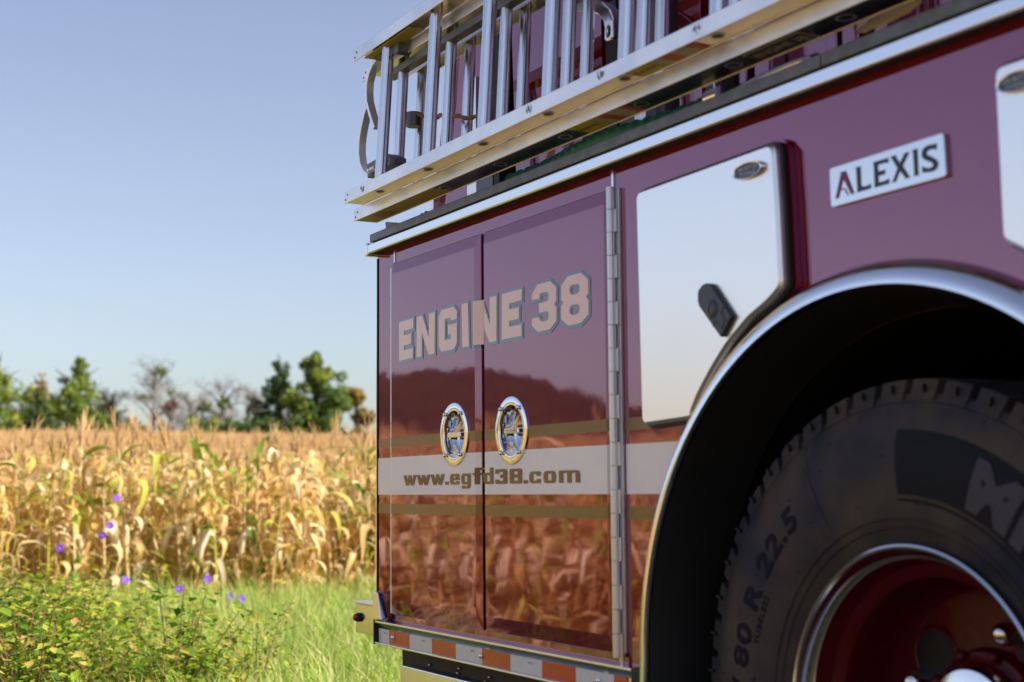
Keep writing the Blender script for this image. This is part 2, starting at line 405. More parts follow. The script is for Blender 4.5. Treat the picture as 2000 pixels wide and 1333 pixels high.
def over_bevel(o, xb, x1, drop=.007):
    """fold the part of a flat letter that lies beyond x=xb down onto the door's bevelled edge"""
    org = ORG[o.name]; bm = bmesh.new(); bm.from_mesh(o.data)
    bmesh.ops.bisect_plane(bm, geom=bm.verts[:]+bm.edges[:]+bm.faces[:], plane_co=(xb-org.x, 0, 0), plane_no=(1, 0, 0))
    for v in bm.verts:
        x = v.co.x+org.x
        if x > xb: v.co.y += (x-xb)/(x1-xb)*drop
    bm.to_mesh(o.data); bm.free()
# ---- lettering ENGINE 38
SEAMX = (DX['l1']+DX['r0'])/2; LY = DY
def zl(p): return zoomed(p, 6.667, 760, 520, LY)
def zr(p): return zoomed(p, 7.404, 930, 520, LY)
letters = [
 ('letter_e', [zl([(140,735),(325,680),(325,812),(205,845),(205,903),(298,878),(298,1010),(205,1040),(205,1095),(318,1068),(318,1195),(140,1238)])], 0),
 ('letter_n', [zl([(370,668),(445,648),(525,920),(530,622),(606,602),(601,1140),(525,1158),(435,865),(433,1175),(366,1188)])], 0),
 ('letter_g', [zl([(655,665),(690,577),(850,530),(895,590),(893,690),(815,708),(815,672),(735,690),(735,968),(815,950),(815,885),(775,893),(775,770),(893,742),(893,1000),(855,1085),(690,1115),(655,1038)])], 0),
 ('letter_i', [zl([(955,502),(1035,478),(1050,1045),(963,1060)])], 0),
 ('letter_n', [zl([(1100,460),(1196,438),(1196,1018),(1106,1030)])], 0),
 ('letter_n', [zr([(128,585),(208,845),(206,455),(305,428),(305,1085),(205,1107),(128,905)])], 1),
 ('letter_e', [zr([(383,408),(672,332),(672,492),(490,545),(490,630),(630,598),(630,762),(490,797),(490,882),(668,843),(668,1010),(383,1068)])], 1),
 ('digit_three', [zr([(818,410),(900,268),(1080,220),(1170,305),(1172,500),(1142,555),(1175,602),(1172,795),(1085,915),(905,955),(818,865),(818,762),(925,740),(928,778),(960,805),(1035,790),(1058,762),(1058,672),(1035,655),(922,680),(920,545),(1035,510),(1058,482),(1056,395),(1030,372),(955,390),(930,425),(930,475),(818,497)])], 1),
 ('digit_eight', [zr([(1242,285),(1335,150),(1525,98),(1632,190),(1635,400),(1602,445),(1638,498),(1638,700),(1530,825),(1345,865),(1242,770),(1242,580),(1276,525),(1242,490)]),
                  zr([(1365,310),(1400,275),(1480,258),(1508,285),(1508,370),(1470,402),(1395,420),(1365,390)]),
                  zr([(1365,602),(1400,567),(1480,548),(1508,575),(1508,665),(1470,700),(1395,715),(1365,685)])], 1)]
for n_, polys, side in letters:
    par = doorR if side else doorL
    lt = P(MB().prism(polys, LY-.0022, LY-.0012, back=False), n_, LETTER, par)
    edge = [offset(polys[0], .0062)]+[offset(h, -.0052) for h in polys[1:]]
    if side: edge[0] = clip(edge[0], DX['r0']+.010, False)
    else: edge[0] = clip(edge[0], DX['l1']-.001, True)
    ed_ = P(MB().prism([[(x+.001, z-.001) for x, z in q] for q in edge], LY-.0011, LY+.0004, back=False), 'letter_edge', LETEDGE, par)
    if not side: over_bevel(lt, DX['l1']-.024, DX['l1']); over_bevel(ed_, DX['l1']-.024, DX['l1'])

# ---- www.egfd38.com in bronze
def glyph(ch):
    r = .3
    if ch == 'w': return [([(0,1),(.2,0),(.42,0),(.5,.5),(.58,0),(.8,0),(1,1),(.77,1),(.68,.42),(.6,1),(.4,1),(.32,.42),(.23,1)], 0)]
    if ch == '.': return [([(0,0),(1,0),(1,.28),(0,.28)], 0)]
    if ch == 'e': return [([(0,0),(1,0),(1,.33),(.66,.33),(.66,.24),(.34,.24),(.34,.42),(1,.42),(1,1),(0,1)], [r,r,0,0,0,0,0,0,r,r]), ([(.34,.62),(.64,.62),(.64,.78),(.34,.78)], 0)]
    if ch == 'g': return [([(1,1),(1,-.38),(.05,-.38),(.05,-.1),(.4,-.1),(.4,-.17),(.64,-.17),(.64,0),(0,0),(0,1)], [0,r,r,0,0,0,0,0,r,r]), ([(.34,.25),(.64,.25),(.64,.78),(.34,.78)], 0)]
    if ch == 'f': return [([(.22,0),(.6,0),(.6,.82),(1,.82),(1,1.03),(.6,1.03),(.6,1.27),(1,1.27),(1,1.5),(.22,1.5),(.22,1.03),(0,1.03),(0,.82),(.22,.82)], [0]*9+[r]+[0]*4)]
    if ch == 'd': return [([(0,0),(.6,0),(.68,.1),(.68,0),(1,0),(1,1.45),(.66,1.45),(.66,1),(0,1)], [r,0,0,0,0,0,0,0,r]), ([(.34,.24),(.66,.24),(.66,.78),(.34,.78)], 0)]
    if ch == '3': return [([(0,0),(1,0),(1,.6),(.93,.65),(1,.7),(1,1.28),(0,1.28),(0,.9),(.33,.9),(.33,1.03),(.66,1.03),(.66,.82),(.42,.82),(.42,.52),(.66,.52),(.66,.26),(.33,.26),(.33,.38),(0,.38)], [r,r,.05,0,.05,r,r]+[0]*12)]
    if ch == '8': return [([(0,0),(1,0),(1,.6),(.94,.65),(1,.7),(1,1.28),(0,1.28),(0,.7),(.06,.65),(0,.6)], [r,r,0,0,0,r,r,0,0,0]), ([(.33,.26),(.67,.26),(.67,.53),(.33,.53)], 0), ([(.35,.79),(.66,.79),(.66,1.04),(.35,1.04)], 0)]
    if ch == 'c': return [([(0,0),(1,0),(1,.36),(.64,.36),(.64,.22),(.35,.22),(.35,.78),(.64,.78),(.64,.62),(1,.62),(1,1),(0,1)], [r,r]+[0]*8+[r,r])]
    if ch == 'o': return [([(0,0),(1,0),(1,1),(0,1)], r), ([(.34,.22),(.66,.22),(.66,.78),(.34,.78)], .04)]
    if ch == 'm': return [([(0,0),(.2,0),(.2,.74),(.26,.8),(.4,.8),(.4,0),(.6,0),(.6,.74),(.66,.8),(.79,.8),(.79,0),(1,0),(1,1),(0,1)], [0]*12+[r,.04])]
spans = [('w',789,814.2),('w',814.8,841.2),('w',842,869.2),('.',870.5,877.2),('e',880,898),('g',902,920.2),('f',924.2,940.6),('d',945.6,964.8),('3',968.6,991.8),('8',996.6,1020.8),('.',1023.6,1032),('c',1035,1057.2),('o',1062.8,1086.8),('m',1093,1134.2)]
NAMES = {'.': 'dot', '3': 'digit_three', '8': 'digit_eight'}
zb = .9285; xh = .0272
for ch, a, b in spans:
    xa = pl(a, 943.5, LY)[0]; xb = pl(b, 943.5, LY)[0]
    if ch == 'f': xb += .004
    polys = []
    for q, rr in glyph(ch):
        q = [(xa+(xb-xa)*x, zb-.0035+xh*z) for x, z in q]
        rr = [k*.045 for k in rr] if isinstance(rr, (list, tuple)) else rr*.045
        q = rounded(q, rr, 4) if (isinstance(rr, list) or rr > 0) else q
        polys.append(q)
    g_ = P(MB().prism(polys, LY-.0020, LY-.0008, back=False), NAMES.get(ch, 'letter_'+ch), BRONZE, doorL if b < 942 else doorR)
    if b < 942: over_bevel(g_, DX['l1']-.024, DX['l1'])

# ---- recessed D handles
def dhandle(cx, cz, par):
    hp = P(MB().lathe([(.0800, DY-.0005), (.0800, DY-.003), (.0788, DY-.0038), (.0625, DY-.0040), (.0605, DY-.0036), (.0590, DY-.002), (.0580, DY+.001), (.0565, DY+.012)], cx, cz, 56), 'handle_plate', CHROME, par, smooth=True)
    hp2 = hp
    prof = [(.0565, DY+.012)]+[(.0365+.020*math.cos(R(t)), DY+.016+.019*math.sin(R(t))) for t in range(0, 91, 6)]+[(.0345, DY+.0350), (.0330, DY+.0325), (.031, DY+.0318), (.0, DY+.0318)]
    b = MB().lathe(prof, cx, cz, 56); 
    P(b, 'recess_bowl', BOWL, par, smooth=True)
    # the twist bar
    h = MB(); h.box(cx-.036, cx+.036, DY-.004, DY+.012, cz-.008, cz+.006); h.box(cx-.040, cx-.034, DY+.002, DY+.026, cz-.014, cz+.008)
    P(h, 'handle_bar', CHROME, par, bevel=.003, seg=3)
    P(MB().lathe([(.014, DY+.016), (.014, DY+.030), (.018, DY+.034), (.0, DY+.034)], cx+.006, cz, 20).lathe([(0, DY+.016), (.014, DY+.016)], cx+.006, cz, 20), 'handle_spindle', BLACKG, par, smooth=True)
    for a in (50, 130, 230, 310):
        x = cx+.068*math.cos(R(a)); z = cz+.068*math.sin(R(a))
        P(MB().ball((x, DY-.008, z), .0058, .0045, .0058), 'rivet', CHROME, par, smooth=True)
def cut_hole(o, cx, cz, r):
    c = MB().lathe([(0, DY-.03), (r, DY-.03), (r, DY+.06), (0, DY+.06)], cx, cz, 48)
    me = c.mesh('cutter', ORG[o.name]); co = bpy.data.objects.new('cutter', me); COL.objects.link(co); co.parent = o.parent
    bm_ = o.modifiers.new('hole', 'BOOLEAN'); bm_.object = co; bm_.operation = 'DIFFERENCE'; bm_.solver = 'EXACT'
    dg = bpy.context.evaluated_depsgraph_get(); dg.update()
    nm = bpy.data.meshes.new_from_object(o.evaluated_get(dg)); o.modifiers.clear(); o.data = nm
    bpy.data.objects.remove(co)
HC = ((-3.395, 1.052), (-3.086, 1.050))
for (cx, cz), par in zip(HC, (doorL, doorR)):
    cut_hole(par, cx, cz, .0575)
    for ch in [c for c in par.children if c.name.startswith('gold_stripe')]:
        if ch.data.polygons and len(ch.data.vertices) > 4 and abs(ch.data.vertices[0].co.z+ORG[ch.name].z-GA0) < .03: cut_hole(ch, cx, cz, .0575)
    dhandle(cx, cz, par)
# body panel must be open behind the handle bowls
for cx, cz in HC: cut_hole(body, cx, cz, .062)

# ---- hinges
mb = MB(); hz0, hz1 = .565, 1.549; hx = -2.638; hy = BY-.020
P(MB().box(hx-.008, hx+.022, BY-.006, BY-.001, hz0+.01, hz1-.004), 'hinge_leaf', HINGE)
nk = 20; kh = (hz1-hz0)/nk
for k in range(nk):
    z0 = hz0+k*kh; q = MB()
    if k % 2 == 0:
        q.tube([(hx, hy+.006, z0+.0006), (hx, hy+.006, z0+kh-.0006)], .0088, 14)
        q.box(hx+.002, hx+.019, hy+.008, hy+.015, z0+.0006, z0+kh-.0006)
    else:
        q.tube([(hx, hy+.006, z0+.0006), (hx, hy+.006, z0+kh-.0006)], .0088, 14)
    P(q, 'hinge_knuckle', HINGE, smooth=True)
P(MB().tube([(hx+.014, BY-.010, hz0-.045), (hx+.014, BY-.010, hz0+.01)], .004, 8), 'hinge_pin', BOLT)
lx = DX['l0']-.004
for k in range(11):
    z0 = .575+k*(1.535-.575)/11; P(MB().tube([(lx, BY-.009, z0+.0008), (lx, BY-.009, z0+(1.535-.575)/11-.0008)], .0055, 10), 'rear_hinge_knuckle', HINGE, smooth=True)

# ---- stainless hatch with rubber seal
def hatch(poly_px, radii, label, Y):
    poly = [pl(x, y, Y) for x, y in poly_px]
    o = rounded(poly, radii, 8)
    q = offset(o, -.006)
    mb = MB(); n = len(o)
    vs = [(x, Y+.006, z) for x, z in o]+[(x, Y, z) for x, z in q]
    mb.add(vs, [(i, (i+1) % n, n+(i+1) % n, n+i) for i in range(n)])
    mb.add([(x, Y, z) for x, z in q], [tuple(t) for t in tessellate_polygon([[Vector((x, z, 0)) for x, z in q]])])
    mb.add([(x, Y+.006, z) for x, z in o]+[(x, Y+.016, z) for x, z in o], [(i, (i+1) % n, n+(i+1) % n, n+i) for i in range(n)])
    h = P(mb, 'hatch_door', STEEL, label=label)
    me = h.data
    s = offset(o, .006); P(MB().prism([s, offset(o, -.012)], Y+.0165, Y+.024), 'rubber_seal', RUBBER, h, bevel=.003)
    return h, o
arcpts = [(1525, 560), (1500, 590), (1462, 622), (1420, 672), (1385, 730), (1362, 775), (1350, 806), (1348, 818)]
hatch1, hpoly = hatch([(1240, 375), (1509, 277), (1517, 400)]+arcpts+[(1252, 832)], [.022, .022, 0, .015, .03, .01, .03, .03, .03, .01, .006, .02], 'stainless hatch with black latch left of the wheel arch', 1.622)
hatch2, _ = hatch([(1938, 130), (2060, 88), (2120, 560), (1990, 486), (1955, 470)], [.022, 0, 0, .01, .012], 'stainless hatch at the right edge with oval plate', 1.622)
# dark jamb recess the hatch sits in
P(MB().prism([offset(hpoly, .012)], 1.648, 1.6594), 'hatch_jamb', PAINT, ENG)
def inset_ring(c, ax, ay, rx, ry, Y): pass
def oval_plate(px, py, rx, rz, tilt, par, Y):
    c = at(px, py, Y); seg_ = 40
    def ell(k): return [(c.x+k*rx*math.cos(2*math.pi*i/seg_), c.z+k*rz*math.sin(2*math.pi*i/seg_)) for i in range(seg_)]
    n = seg_; layers = [(1.0, Y-.001), (1.0, Y-.005), (.93, Y-.009), (.84, Y-.0085), (.82, Y-.006)]
    mb = MB(); vs = [(x, y, z) for k, y in layers for x, z in ell(k)]
    mb.add(vs, [(j*n+i, j*n+(i+1) % n, (j+1)*n+(i+1) % n, (j+1)*n+i) for j in range(len(layers)-1) for i in range(n)])
    f = P(mb, 'oval_plate_rim', CHROME, par, smooth=True)
    P(MB().prism([ell(.82)], Y-.006, Y-.003), 'oval_plate_face', OVALBL, par)
    return c
def text_obj(txt, size, loc, rot, m, parent, name, extrude=.0003, sx=1.0, bold=0.0, cuts=3):
    cu = bpy.data.curves.new(name, 'FONT'); cu.body = txt; cu.size = size; cu.extrude = extrude; cu.align_x = 'CENTER'; cu.align_y = 'CENTER'; cu.offset = bold; cu.resolution_u = cuts
    to = bpy.data.objects.new(name, cu); COL.objects.link(to)
    dg = bpy.context.evaluated_depsgraph_get(); me = bpy.data.meshes.new_from_object(to.evaluated_get(dg)); bpy.data.objects.remove(to)
    M = Matrix.Translation(loc) @ rot @ Matrix.Diagonal((sx, 1, 1, 1)); me.transform(M); org = ORG[parent.name]; me.transform(Matrix.Translation(-org))
    me.materials.append(m); o = bpy.data.objects.new(name, me); COL.objects.link(o); o.parent = parent; ORG[o.name] = org; return o
FACE = Matrix.Rotation(R(90), 4, 'X')
c = oval_plate(1465, 334, .047, .0155, 0, hatch1, 1.622)
text_obj('AIR BOTTLE', .0105, (c.x+.001, 1.6155, c.z+.0042), FACE, PALETXT, hatch1, 'plate_text')
text_obj('STORAGE', .0105, (c.x+.001, 1.6155, c.z-.0058), FACE, PALETXT, hatch1, 'plate_text')
c = oval_plate(1992, 160, .040, .0155, 0, hatch2, 1.622)
text_obj('AIR BOTTLE', .0105, (c.x+.001, 1.6155, c.z+.0042), FACE, PALETXT, hatch2, 'plate_text')
text_obj('STORAGE', .0105, (c.x+.001, 1.6155, c.z-.0058), FACE, PALETXT, hatch2, 'plate_text')
# black paddle latch
YL = 1.612
zz = lambda p: zoomed(p, 9.525, 1340, 540, YL)
latch = P(MB().prism([zz([(230, 250), (290, 165), (360, 128), (430, 140), (475, 185), (838, 745), (640, 1135), (235, 555), (212, 480), (212, 330)])], YL, YL+.010), 'paddle_latch', LATCH, hatch1, bevel=.0018)
c = Vector((*zz([(485, 610)])[0],)); 
P(MB().lathe([(.0185, YL-.0002), (.013, YL-.003), (.0095, YL-.0035), (.009, YL-.002), (0, YL-.002)], c.x, c.y, 28), 'lock_boss', LATCH, hatch1, smooth=True)
P(MB().prism([zz([(640, 675), (690, 570), (705, 572), (655, 678), (735, 815), (655, 980), (628, 930), (540, 850), (500, 945), (492, 930), (540, 820), (560, 840), (628, 915), (700, 790)])], YL-.0012, YL-.0002), 'paddle_seam', BLACKG, hatch1)

# ---- ALEXIS badge
YBg = BY-.008
za = lambda p: zoomed(p, 7.407, 1600, 240, YBg)
bo = rounded(za([(148, 668), (1795, 145), (1838, 768), (172, 1225)]), .006, 5)
badge = P(MB().prism([bo], YBg, BY-.001), 'name_badge', BADGE, bevel=.001)
al = [
 ('letter_a', [(240,1102),(318,742),(312,716),(385,700),(508,1025),(466,1036),(352,808),(282,1092)], WINE),
 ('letter_a', [(312,960),(375,946),(425,1050),(416,1052),(366,964),(310,976)], WINE),
 ('letter_l', [(530,650),(602,633),(597,665),(608,915),(625,925),(700,912),(748,885),(746,952),(552,1010),(558,975),(540,675)], NAVY),
 ('letter_e', [(780,577),(985,515),(998,508),(998,582),(935,585),(848,612),(852,705),(930,688),(952,678),(953,748),(925,752),(855,775),(860,858),(880,862),(975,835),(1010,808),(1012,882),(802,940),(808,905),(793,600)], NAVY),
 ('letter_x', [(1033,492),(1115,470),(1108,495),(1168,592),(1232,462),(1225,447),(1305,422),(1285,460),(1208,622),(1300,775),(1316,792),(1242,812),(1250,795),(1170,692),(1112,838),(1120,850),(1050,868),(1075,835),(1138,662),(1050,515)], NAVY),
 ('letter_i', [(1343,398),(1427,377),(1420,400),(1435,735),(1448,758),(1368,776),(1382,750),(1362,425)], NAVY),
 ('letter_s', [(1700,300),(1693,392),(1668,382),(1615,385),(1565,412),(1550,440),(1562,465),(1620,488),(1690,530),(1722,580),(1715,640),(1675,690),(1610,715),(1550,718),(1500,728),(1492,632),(1530,650),(1590,658),(1640,640),(1655,610),(1640,580),(1540,545),(1498,510),(1483,465),(1495,400),(1535,350),(1600,320),(1650,315)], NAVY)]
for n_, q, m_ in al:
    P(MB().prism([za(q)], YBg-.0012, YBg-.0002, back=False), n_, m_, badge)

# ---- top rail: polished drip rail, dark walkway edge, end cap
rz0, rz1 = 1.591, 1.618
rail = MB(); 
prof = [(BY-.033, rz0), (BY-.036, rz0+.003), (BY-.036, rz1-.002), (BY-.033, rz1), (BY+.02, rz1+.001), (BY+.02, rz1-.002), (BY-.031, rz1-.003), (BY-.031, rz0)]
vs = [(x, y, z) for x in (BX0+.012, BX1) for y, z in prof]; n = len(prof)
rail.add(vs, [(i, i+1, n+i+1, n+i) for i in range(n-1)]+[(n-1, 0, n, 2*n-1), tuple(range(n)), tuple(range(2*n-1, n-1, -1))])
P(rail, 'drip_rail', TRIM, bevel=.002)
P(MB().box(BX0+.012, BX1, BY-.0305, BY-.001, rz0+.001, rz1-.0035), 'rail_core', BLACK)
cap = MB().box(BX0-.012, BX0+.010, BY-.038, BY+.05, rz0-.006, rz1+.006); P(cap, 'rail_end_cap', TRIM, bevel=.006, seg=3)
xs = [BX0+.018, -1.925, BX1]
for a, b in zip(xs, xs[1:]):
    P(MB().box(a+.0015, b-.0015, BY-.034, BY+.06, rz1+.0045, rz1+.028), 'walkway_edge', GREYRUB, bevel=.002)
P(MB().box(BX0+.02, BX1, BY-.018, BY+.05, rz1+.0012, rz1+.0042), 'edge_gasket', BLACK)

# ---- upper hose bed wall behind the ladders
YH = 1.93
pol = [pl(856, 440, YH), pl(858, 395, YH), pl(880, 200, YH), pl(905, 40, YH)]
top = 2.75
pol = [(pol[0][0], 1.60), pol[1], pol[2], (pol[3][0]+.02, top), (BX1, top), (BX1, 1.60)]
P(MB().prism([pol], YH, YH+.03), 'hose_bed_wall', PAINT, bevel=.003)
e0 = [(x, z) for x, z in pol[:4]]
fl = e0+[(x-.022, z) for x, z in reversed(e0)]
P(MB().prism([fl], YH-.02, YH+.03), 'wall_edge_trim', ALU)
def slab(px0, px1, name, m, z0=1.61, z1=2.7, y0=YH-.05, lean=0):
    a = pl(px0, 330, y0)[0]; b = pl(px1, 330, y0)[0]
    P(MB().prism([[(a, z0), (a-lean, z1), (b-lean*.2, z1), (b, z0)]], y0, YH-.002), name, m, bevel=.002)
slab(912, 930, 'wall_post', ALU, z1=2.1)
slab(931, 962, 'wall_box', mat('grey_box', (.10, .11, .16), .35), z1=1.95)
slab(964, 975, 'wall_post', BLACK, z1=2.5)
slab(1010, 1180, 'raised_panel', PAINT, z1=2.72, lean=.05)
slab(1186, 1208, 'wall_post', BLACK, z1=2.1)
slab(1212, 1300, 'wall_box', mat('mauve_box', (.13, .09, .14), .4), z1=2.2, y0=YH-.07)
slab(1240, 1262, 'wall_post', ALU, z1=2.3, y0=YH-.10)
slab(1330, 1374, 'wall_box', PAINT, z1=2.3, y0=YH-.06)
for px0, px1 in ((1440, 1462), (1478, 1512), (1620, 1642), (1652, 1684), (1716, 1740)):
    slab(px0, px1, 'grab_post', PAINT, z1=2.7, y0=YH-.04)

# ---- things on the walkway: green hose, clips, handle, cloth (own things)
def wpt(px, py, Y): return at(px, py, Y)
a = at(1000, 352, 1.660); b = at(1388, 178, 1.660)
zc = rz1+.029
HOSE = thing('corrugated_hose', ((a.x+b.x)/2, 1.660, zc), 'green ribbed hose lying along the top walkway edge under the ladders', 'hose')
n = 22; x0, x1 = a.x, b.x
pts = []; rr = []
for i in range(n*6+1):
    t = i/(n*6); pts.append((x0+(x1-x0)*t, 1.660+.012*math.sin(t*9), zc+.004+.006*math.sin(math.pi*min(1, t*1.1)))); rr.append(.017+(.004 if (i % 6) in (0, 1) else 0)*(1) )
MB().tube(pts, rr, 12).build('hose_body', GREENHOSE, HOSE, True)
MB().tube([(x1-.005, 1.660, zc+.012), (x1+.035, 1.660, zc+.012)], .017, 12).build('hose_coupling', CHROME, HOSE, True)
# clip and tube rail
cp = at(1405, 165, 1.66)
CL = thing('ladder_clip', (cp.x, 1.66, zc), 'polished spring clip on the walkway at the end of the green hose', 'bracket')
q = MB(); w = .018
path = [(0, 0), (0, .050), (-.018, .062), (-.020, .056), (-.006, .045), (-.006, 0)]
q.prism([[(cp.x-.03+x*1.0, zc+z) for x, z in [(0, 0), (.028, 0), (.028, .042), (.042, .050), (.046, .060), (-.004, .060), (-.006, .052), (0, .046)]]], 1.648, 1.672)
q.build('clip_body', CHROME, CL, False, .002)
q = MB(); q.box(cp.x+.002, cp.x+.026, 1.672, 1.69, zc, zc+.058); q.build('clip_backing', BLACKG, CL, False, .002)
TB = thing('grab_tube', (cp.x+.15, 1.67, zc), 'bent polished tube lying low along the walkway right of the clip', 'tube')
MB().tube([(cp.x+.035, 1.67, zc-.002), (cp.x+.05, 1.67, zc+.012), (cp.x+.12, 1.67, zc+.016), (cp.x+.235, 1.67, zc+.018), (cp.x+.262, 1.67, zc+.012), (cp.x+.27, 1.67, zc-.002)], .0085, 12).build('tube_rail', CHROME, TB, True)
MB().tube([(cp.x+.04, 1.69, zc+.004), (cp.x+.13, 1.69, zc+.026), (cp.x+.25, 1.69, zc+.026), (cp.x+.29, 1.69, zc)], .006, 8).build('tube_backing', RUBBER, TB, True)
# cloth
cc = at(1735, 26, 1.665)
q = MB(); vs = []; nu, nv = 22, 12
for i in range(nu+1):
    for j in range(nv+1):
        u = i/nu*2-1; v = j/nv*math.pi
        e = math.sqrt(max(0, 1-u*u))**.8; r = .022*e*(1+.25*noise.noise(Vector((u*3, v*2, 1))))
        vs.append((cc.x+u*.075, 1.665+r*.9*math.cos(v)*1.0, cc.z-.012+.03*(u+1)*.2+r*1.3*math.sin(v)+.004*noise.noise(Vector((u*6, v*3, 2)))))
q.add(vs, [(i*(nv+1)+j, i*(nv+1)+j+1, (i+1)*(nv+1)+j+1, (i+1)*(nv+1)+j) for i in range(nu) for j in range(nv)])
tag(q.build('rolled_cloth', CLOTH, None, True), 'white rolled cloth resting on the walkway edge at the top right', 'cloth')
# black lever and shackles near the rear
lv = at(757, 442, 1.665)
LVR = thing('black_lever', (lv.x+.1, 1.665, zc), 'flat black lever sticking out over the rear corner of the walkway', 'lever')
q = MB().prism([[pl(758, 434, 1.665), pl(800, 437, 1.665), pl(845, 432, 1.665), pl(845, 447, 1.665), pl(790, 455, 1.665), pl(759, 450, 1.665)]], 1.655, 1.675); q.build('lever_blade', BLACKG, LVR, False, .003)
SH = thing('shackle_pair', at(830, 428, 1.665), 'pair of small black shackles with bright pins behind the walkway edge', 'shackle')
for px, py in ((828, 424), (836, 420)):
    c = at(px, py, 1.665); MB().lathe([(.004, 1.657), (.010, 1.657), (.010, 1.673), (.004, 1.673), (.004, 1.657)], c.x, c.z, 14).build('shackle_ring', BLACKG, SH, True)
    MB().ball((c.x, 1.657, c.z), .0035, .003, .0035).build('shackle_pin', CHROME, SH, True)
c = at(815, 434, 1.665); MB().box(c.x-.03, c.x+.04, 1.657, 1.673, c.z-.012, c.z+.001).build('shackle_base', PAINTED_STEEL, SH, False, .003)

# ---- rub rail with reflective tape
rx0, rx1 = -3.892, -2.565; yr0 = 1.633; rr0, rr1 = .487, .551
RR = MB()
RR.box(rx0, rx1, yr0, BY-.001, rr1-.006, rr1)                        # top flange
RR.box(rx0, rx1, yr0, BY-.001, rr0, rr0+.005)                        # bottom flange
RR.box(rx0, rx1, BY-.016, BY-.012, rr0+.005, rr1-.006)               # web
RR.add([(rx0, yr0+.001, rr1-.0061), (rx1, yr0+.001, rr1-.0061), (rx1, BY-.0165, rr1-.022), (rx0, BY-.0165, rr1-.022)], [(0, 1, 2, 3)])
rub = P(RR, 'rub_rail', TRIM, bevel=.001)
P(MB().box(rx0-.006, rx0-.0005, yr0-.002, BY, rr0-.002, rr1+.002), 'rail_cap', RUBBER, rub, bevel=.002)
P(MB().box(rx1+.0005, rx1+.05, yr0-.002, BY, rr0-.002, rr1+.002), 'rail_cap', RUBBER, rub, bevel=.003)
YT = BY-.0175
bounds = [740, 760, 800, 843.5, 890.4, 941.6, 996.8, 1058.7, 1124.6, 1199, 1226]
tx = [max(rx0+.002, pl(b, 1240+(b-740)*.17, YT)[0]) for b in bounds]
for i in range(len(tx)-1):
    red = i % 2 == 1
    P(MB().box(tx[i], tx[i+1]-.0006, YT, YT+.0009, rr0+.0055, rr1-.0215), 'red_tape' if red else 'white_tape', REDREF if red else WHITEREF, rub)
    if not red and i < 8: text_obj('DOT-C2', .006, ((tx[i]*.35+tx[i+1]*.65), YT-.0004, rr0+.032), FACE, mat('faint_print', (.18, .2, .25), .6), rub, 'tape_print', .0001)
for px, py in ((766, 1242), (938, 1281), (1168, 1330)):
    c = at(px, py, YT-.004); P(MB().ball((c.x, YT-.002, .512), .007, .006, .007), 'rail_bolt', CHROME, rub, smooth=True)

# ---- tailboard corner
t0 = at(690, 1178, 1.665); t1 = at(690, 1236, 1.665)
TBX0 = t0.x; 
tb = P(MB().box(TBX0, BX0-.03, 1.672, 4.08, t1.z, t0.z), 'tailboard', CHROME_SOFT, bevel=.003)
P(MB().box(TBX0-.004, BX0+.05, 1.664, 4.09, t0.z+.001, t0.z+.006), 'step_plate', TRIM, tb, bevel=.001)
ml = at(699, 1206, 1.668)
P(MB().lathe([(.0, 1.6715), (.013, 1.6715), (.013, 1.664), (.0, 1.664)], ml.x+.004, ml.z, 20), 'light_gasket', RUBBER, tb)
P(MB().ball((ml.x, 1.662, ml.z), .009, .010, .011), 'marker_light', REDLENS, tb, smooth=True)
q = MB().prism([[pl(729, 1212, 1.63), pl(730, 1160, 1.63), pl(733, 1154, 1.63), pl(738, 1157, 1.63), pl(746, 1212, 1.63)]], 1.626, 1.652)
P(q, 'corner_bracket', CHROME_SOFT, bevel=.004, seg=3)
P(MB().box(-3.93, -3.865, 1.652, 1.659, .606, .622), 'corner_strap', TRIM)

# ---- under-body: black panel and polished apron below the rub rail
bp = at(786, 1275, 1.70)
P(MB().box(bp.x, ARX-ARR-.02, 1.70, 1.74, .30, rr0-.004).box(bp.x, ARX-ARR-.02, 1.74, 3.9, .44, rr0-.004), 'under_tray', BLACK)
ap = at(793, 1298, 1.69)
P(MB().box(ap.x, -2.6, 1.672, 1.69, .25, ap.z), 'polished_apron', CHROME_SOFT, bevel=.003)
for px, py in ((838, 1299), (896, 1306), (893, 1315), (955, 1323), (948, 1333)):
    c = at(px, py, 1.695); P(MB().ball((c.x, 1.697, c.z), .007, .005, .004), 'tray_bolt', BOLT, smooth=True)

# ---- wheel arch: polished flare, black liner
prof = [(.6600, 1.634), (.6598, 1.6245), (.6615, 1.6215)]+[(.6615+.0415*math.sin(R(t)), 1.6595-.038*math.cos(R(t))) for t in range(6, 91, 6)]
def archsweep(prof, m, name, a0=0, a1=math.pi, legs=True, smooth=True, par=ENG):
    mb = MB(); n = len(prof); seg_ = 72; vs = []; zl_ = .497
    cols = [(('L'), zl_)]
    angs = [math.pi*k/seg_ for k in range(seg_+1)]
    vs += [(ARX+r, y, zl_) for r, y in prof]
    for a in angs: vs += [(ARX+r*math.cos(a), y, ARZ+r*math.sin(a)) for r, y in prof]
    vs += [(ARX-r-.004, y, zl_) for r, y in prof]
    k = len(vs)//n
    mb.add(vs, [(c*n+i, c*n+i+1, (c+1)*n+i+1, (c+1)*n+i) for c in range(k-1) for i in range(n-1)])
    mb.add([vs[(k-1)*n+i] for i in range(n)], [tuple(range(n))])
    return P(mb, name, m, par, smooth=smooth)
archsweep(prof, CHROME_SOFT, 'wheel_arch_flare')
archsweep([(.6575, 1.634), (.652, 1.66), (.646, 1.72), (.640, 1.80)], RUBBER, 'arch_lip')
archsweep([(.636, 1.802), (.642, 1.810), (.642, 2.32), (.2, 2.33)], BLACK, 'arch_liner')
archsweep([(.634, 1.796), (.637, 1.802)], TRIM, 'liner_edge_strip')
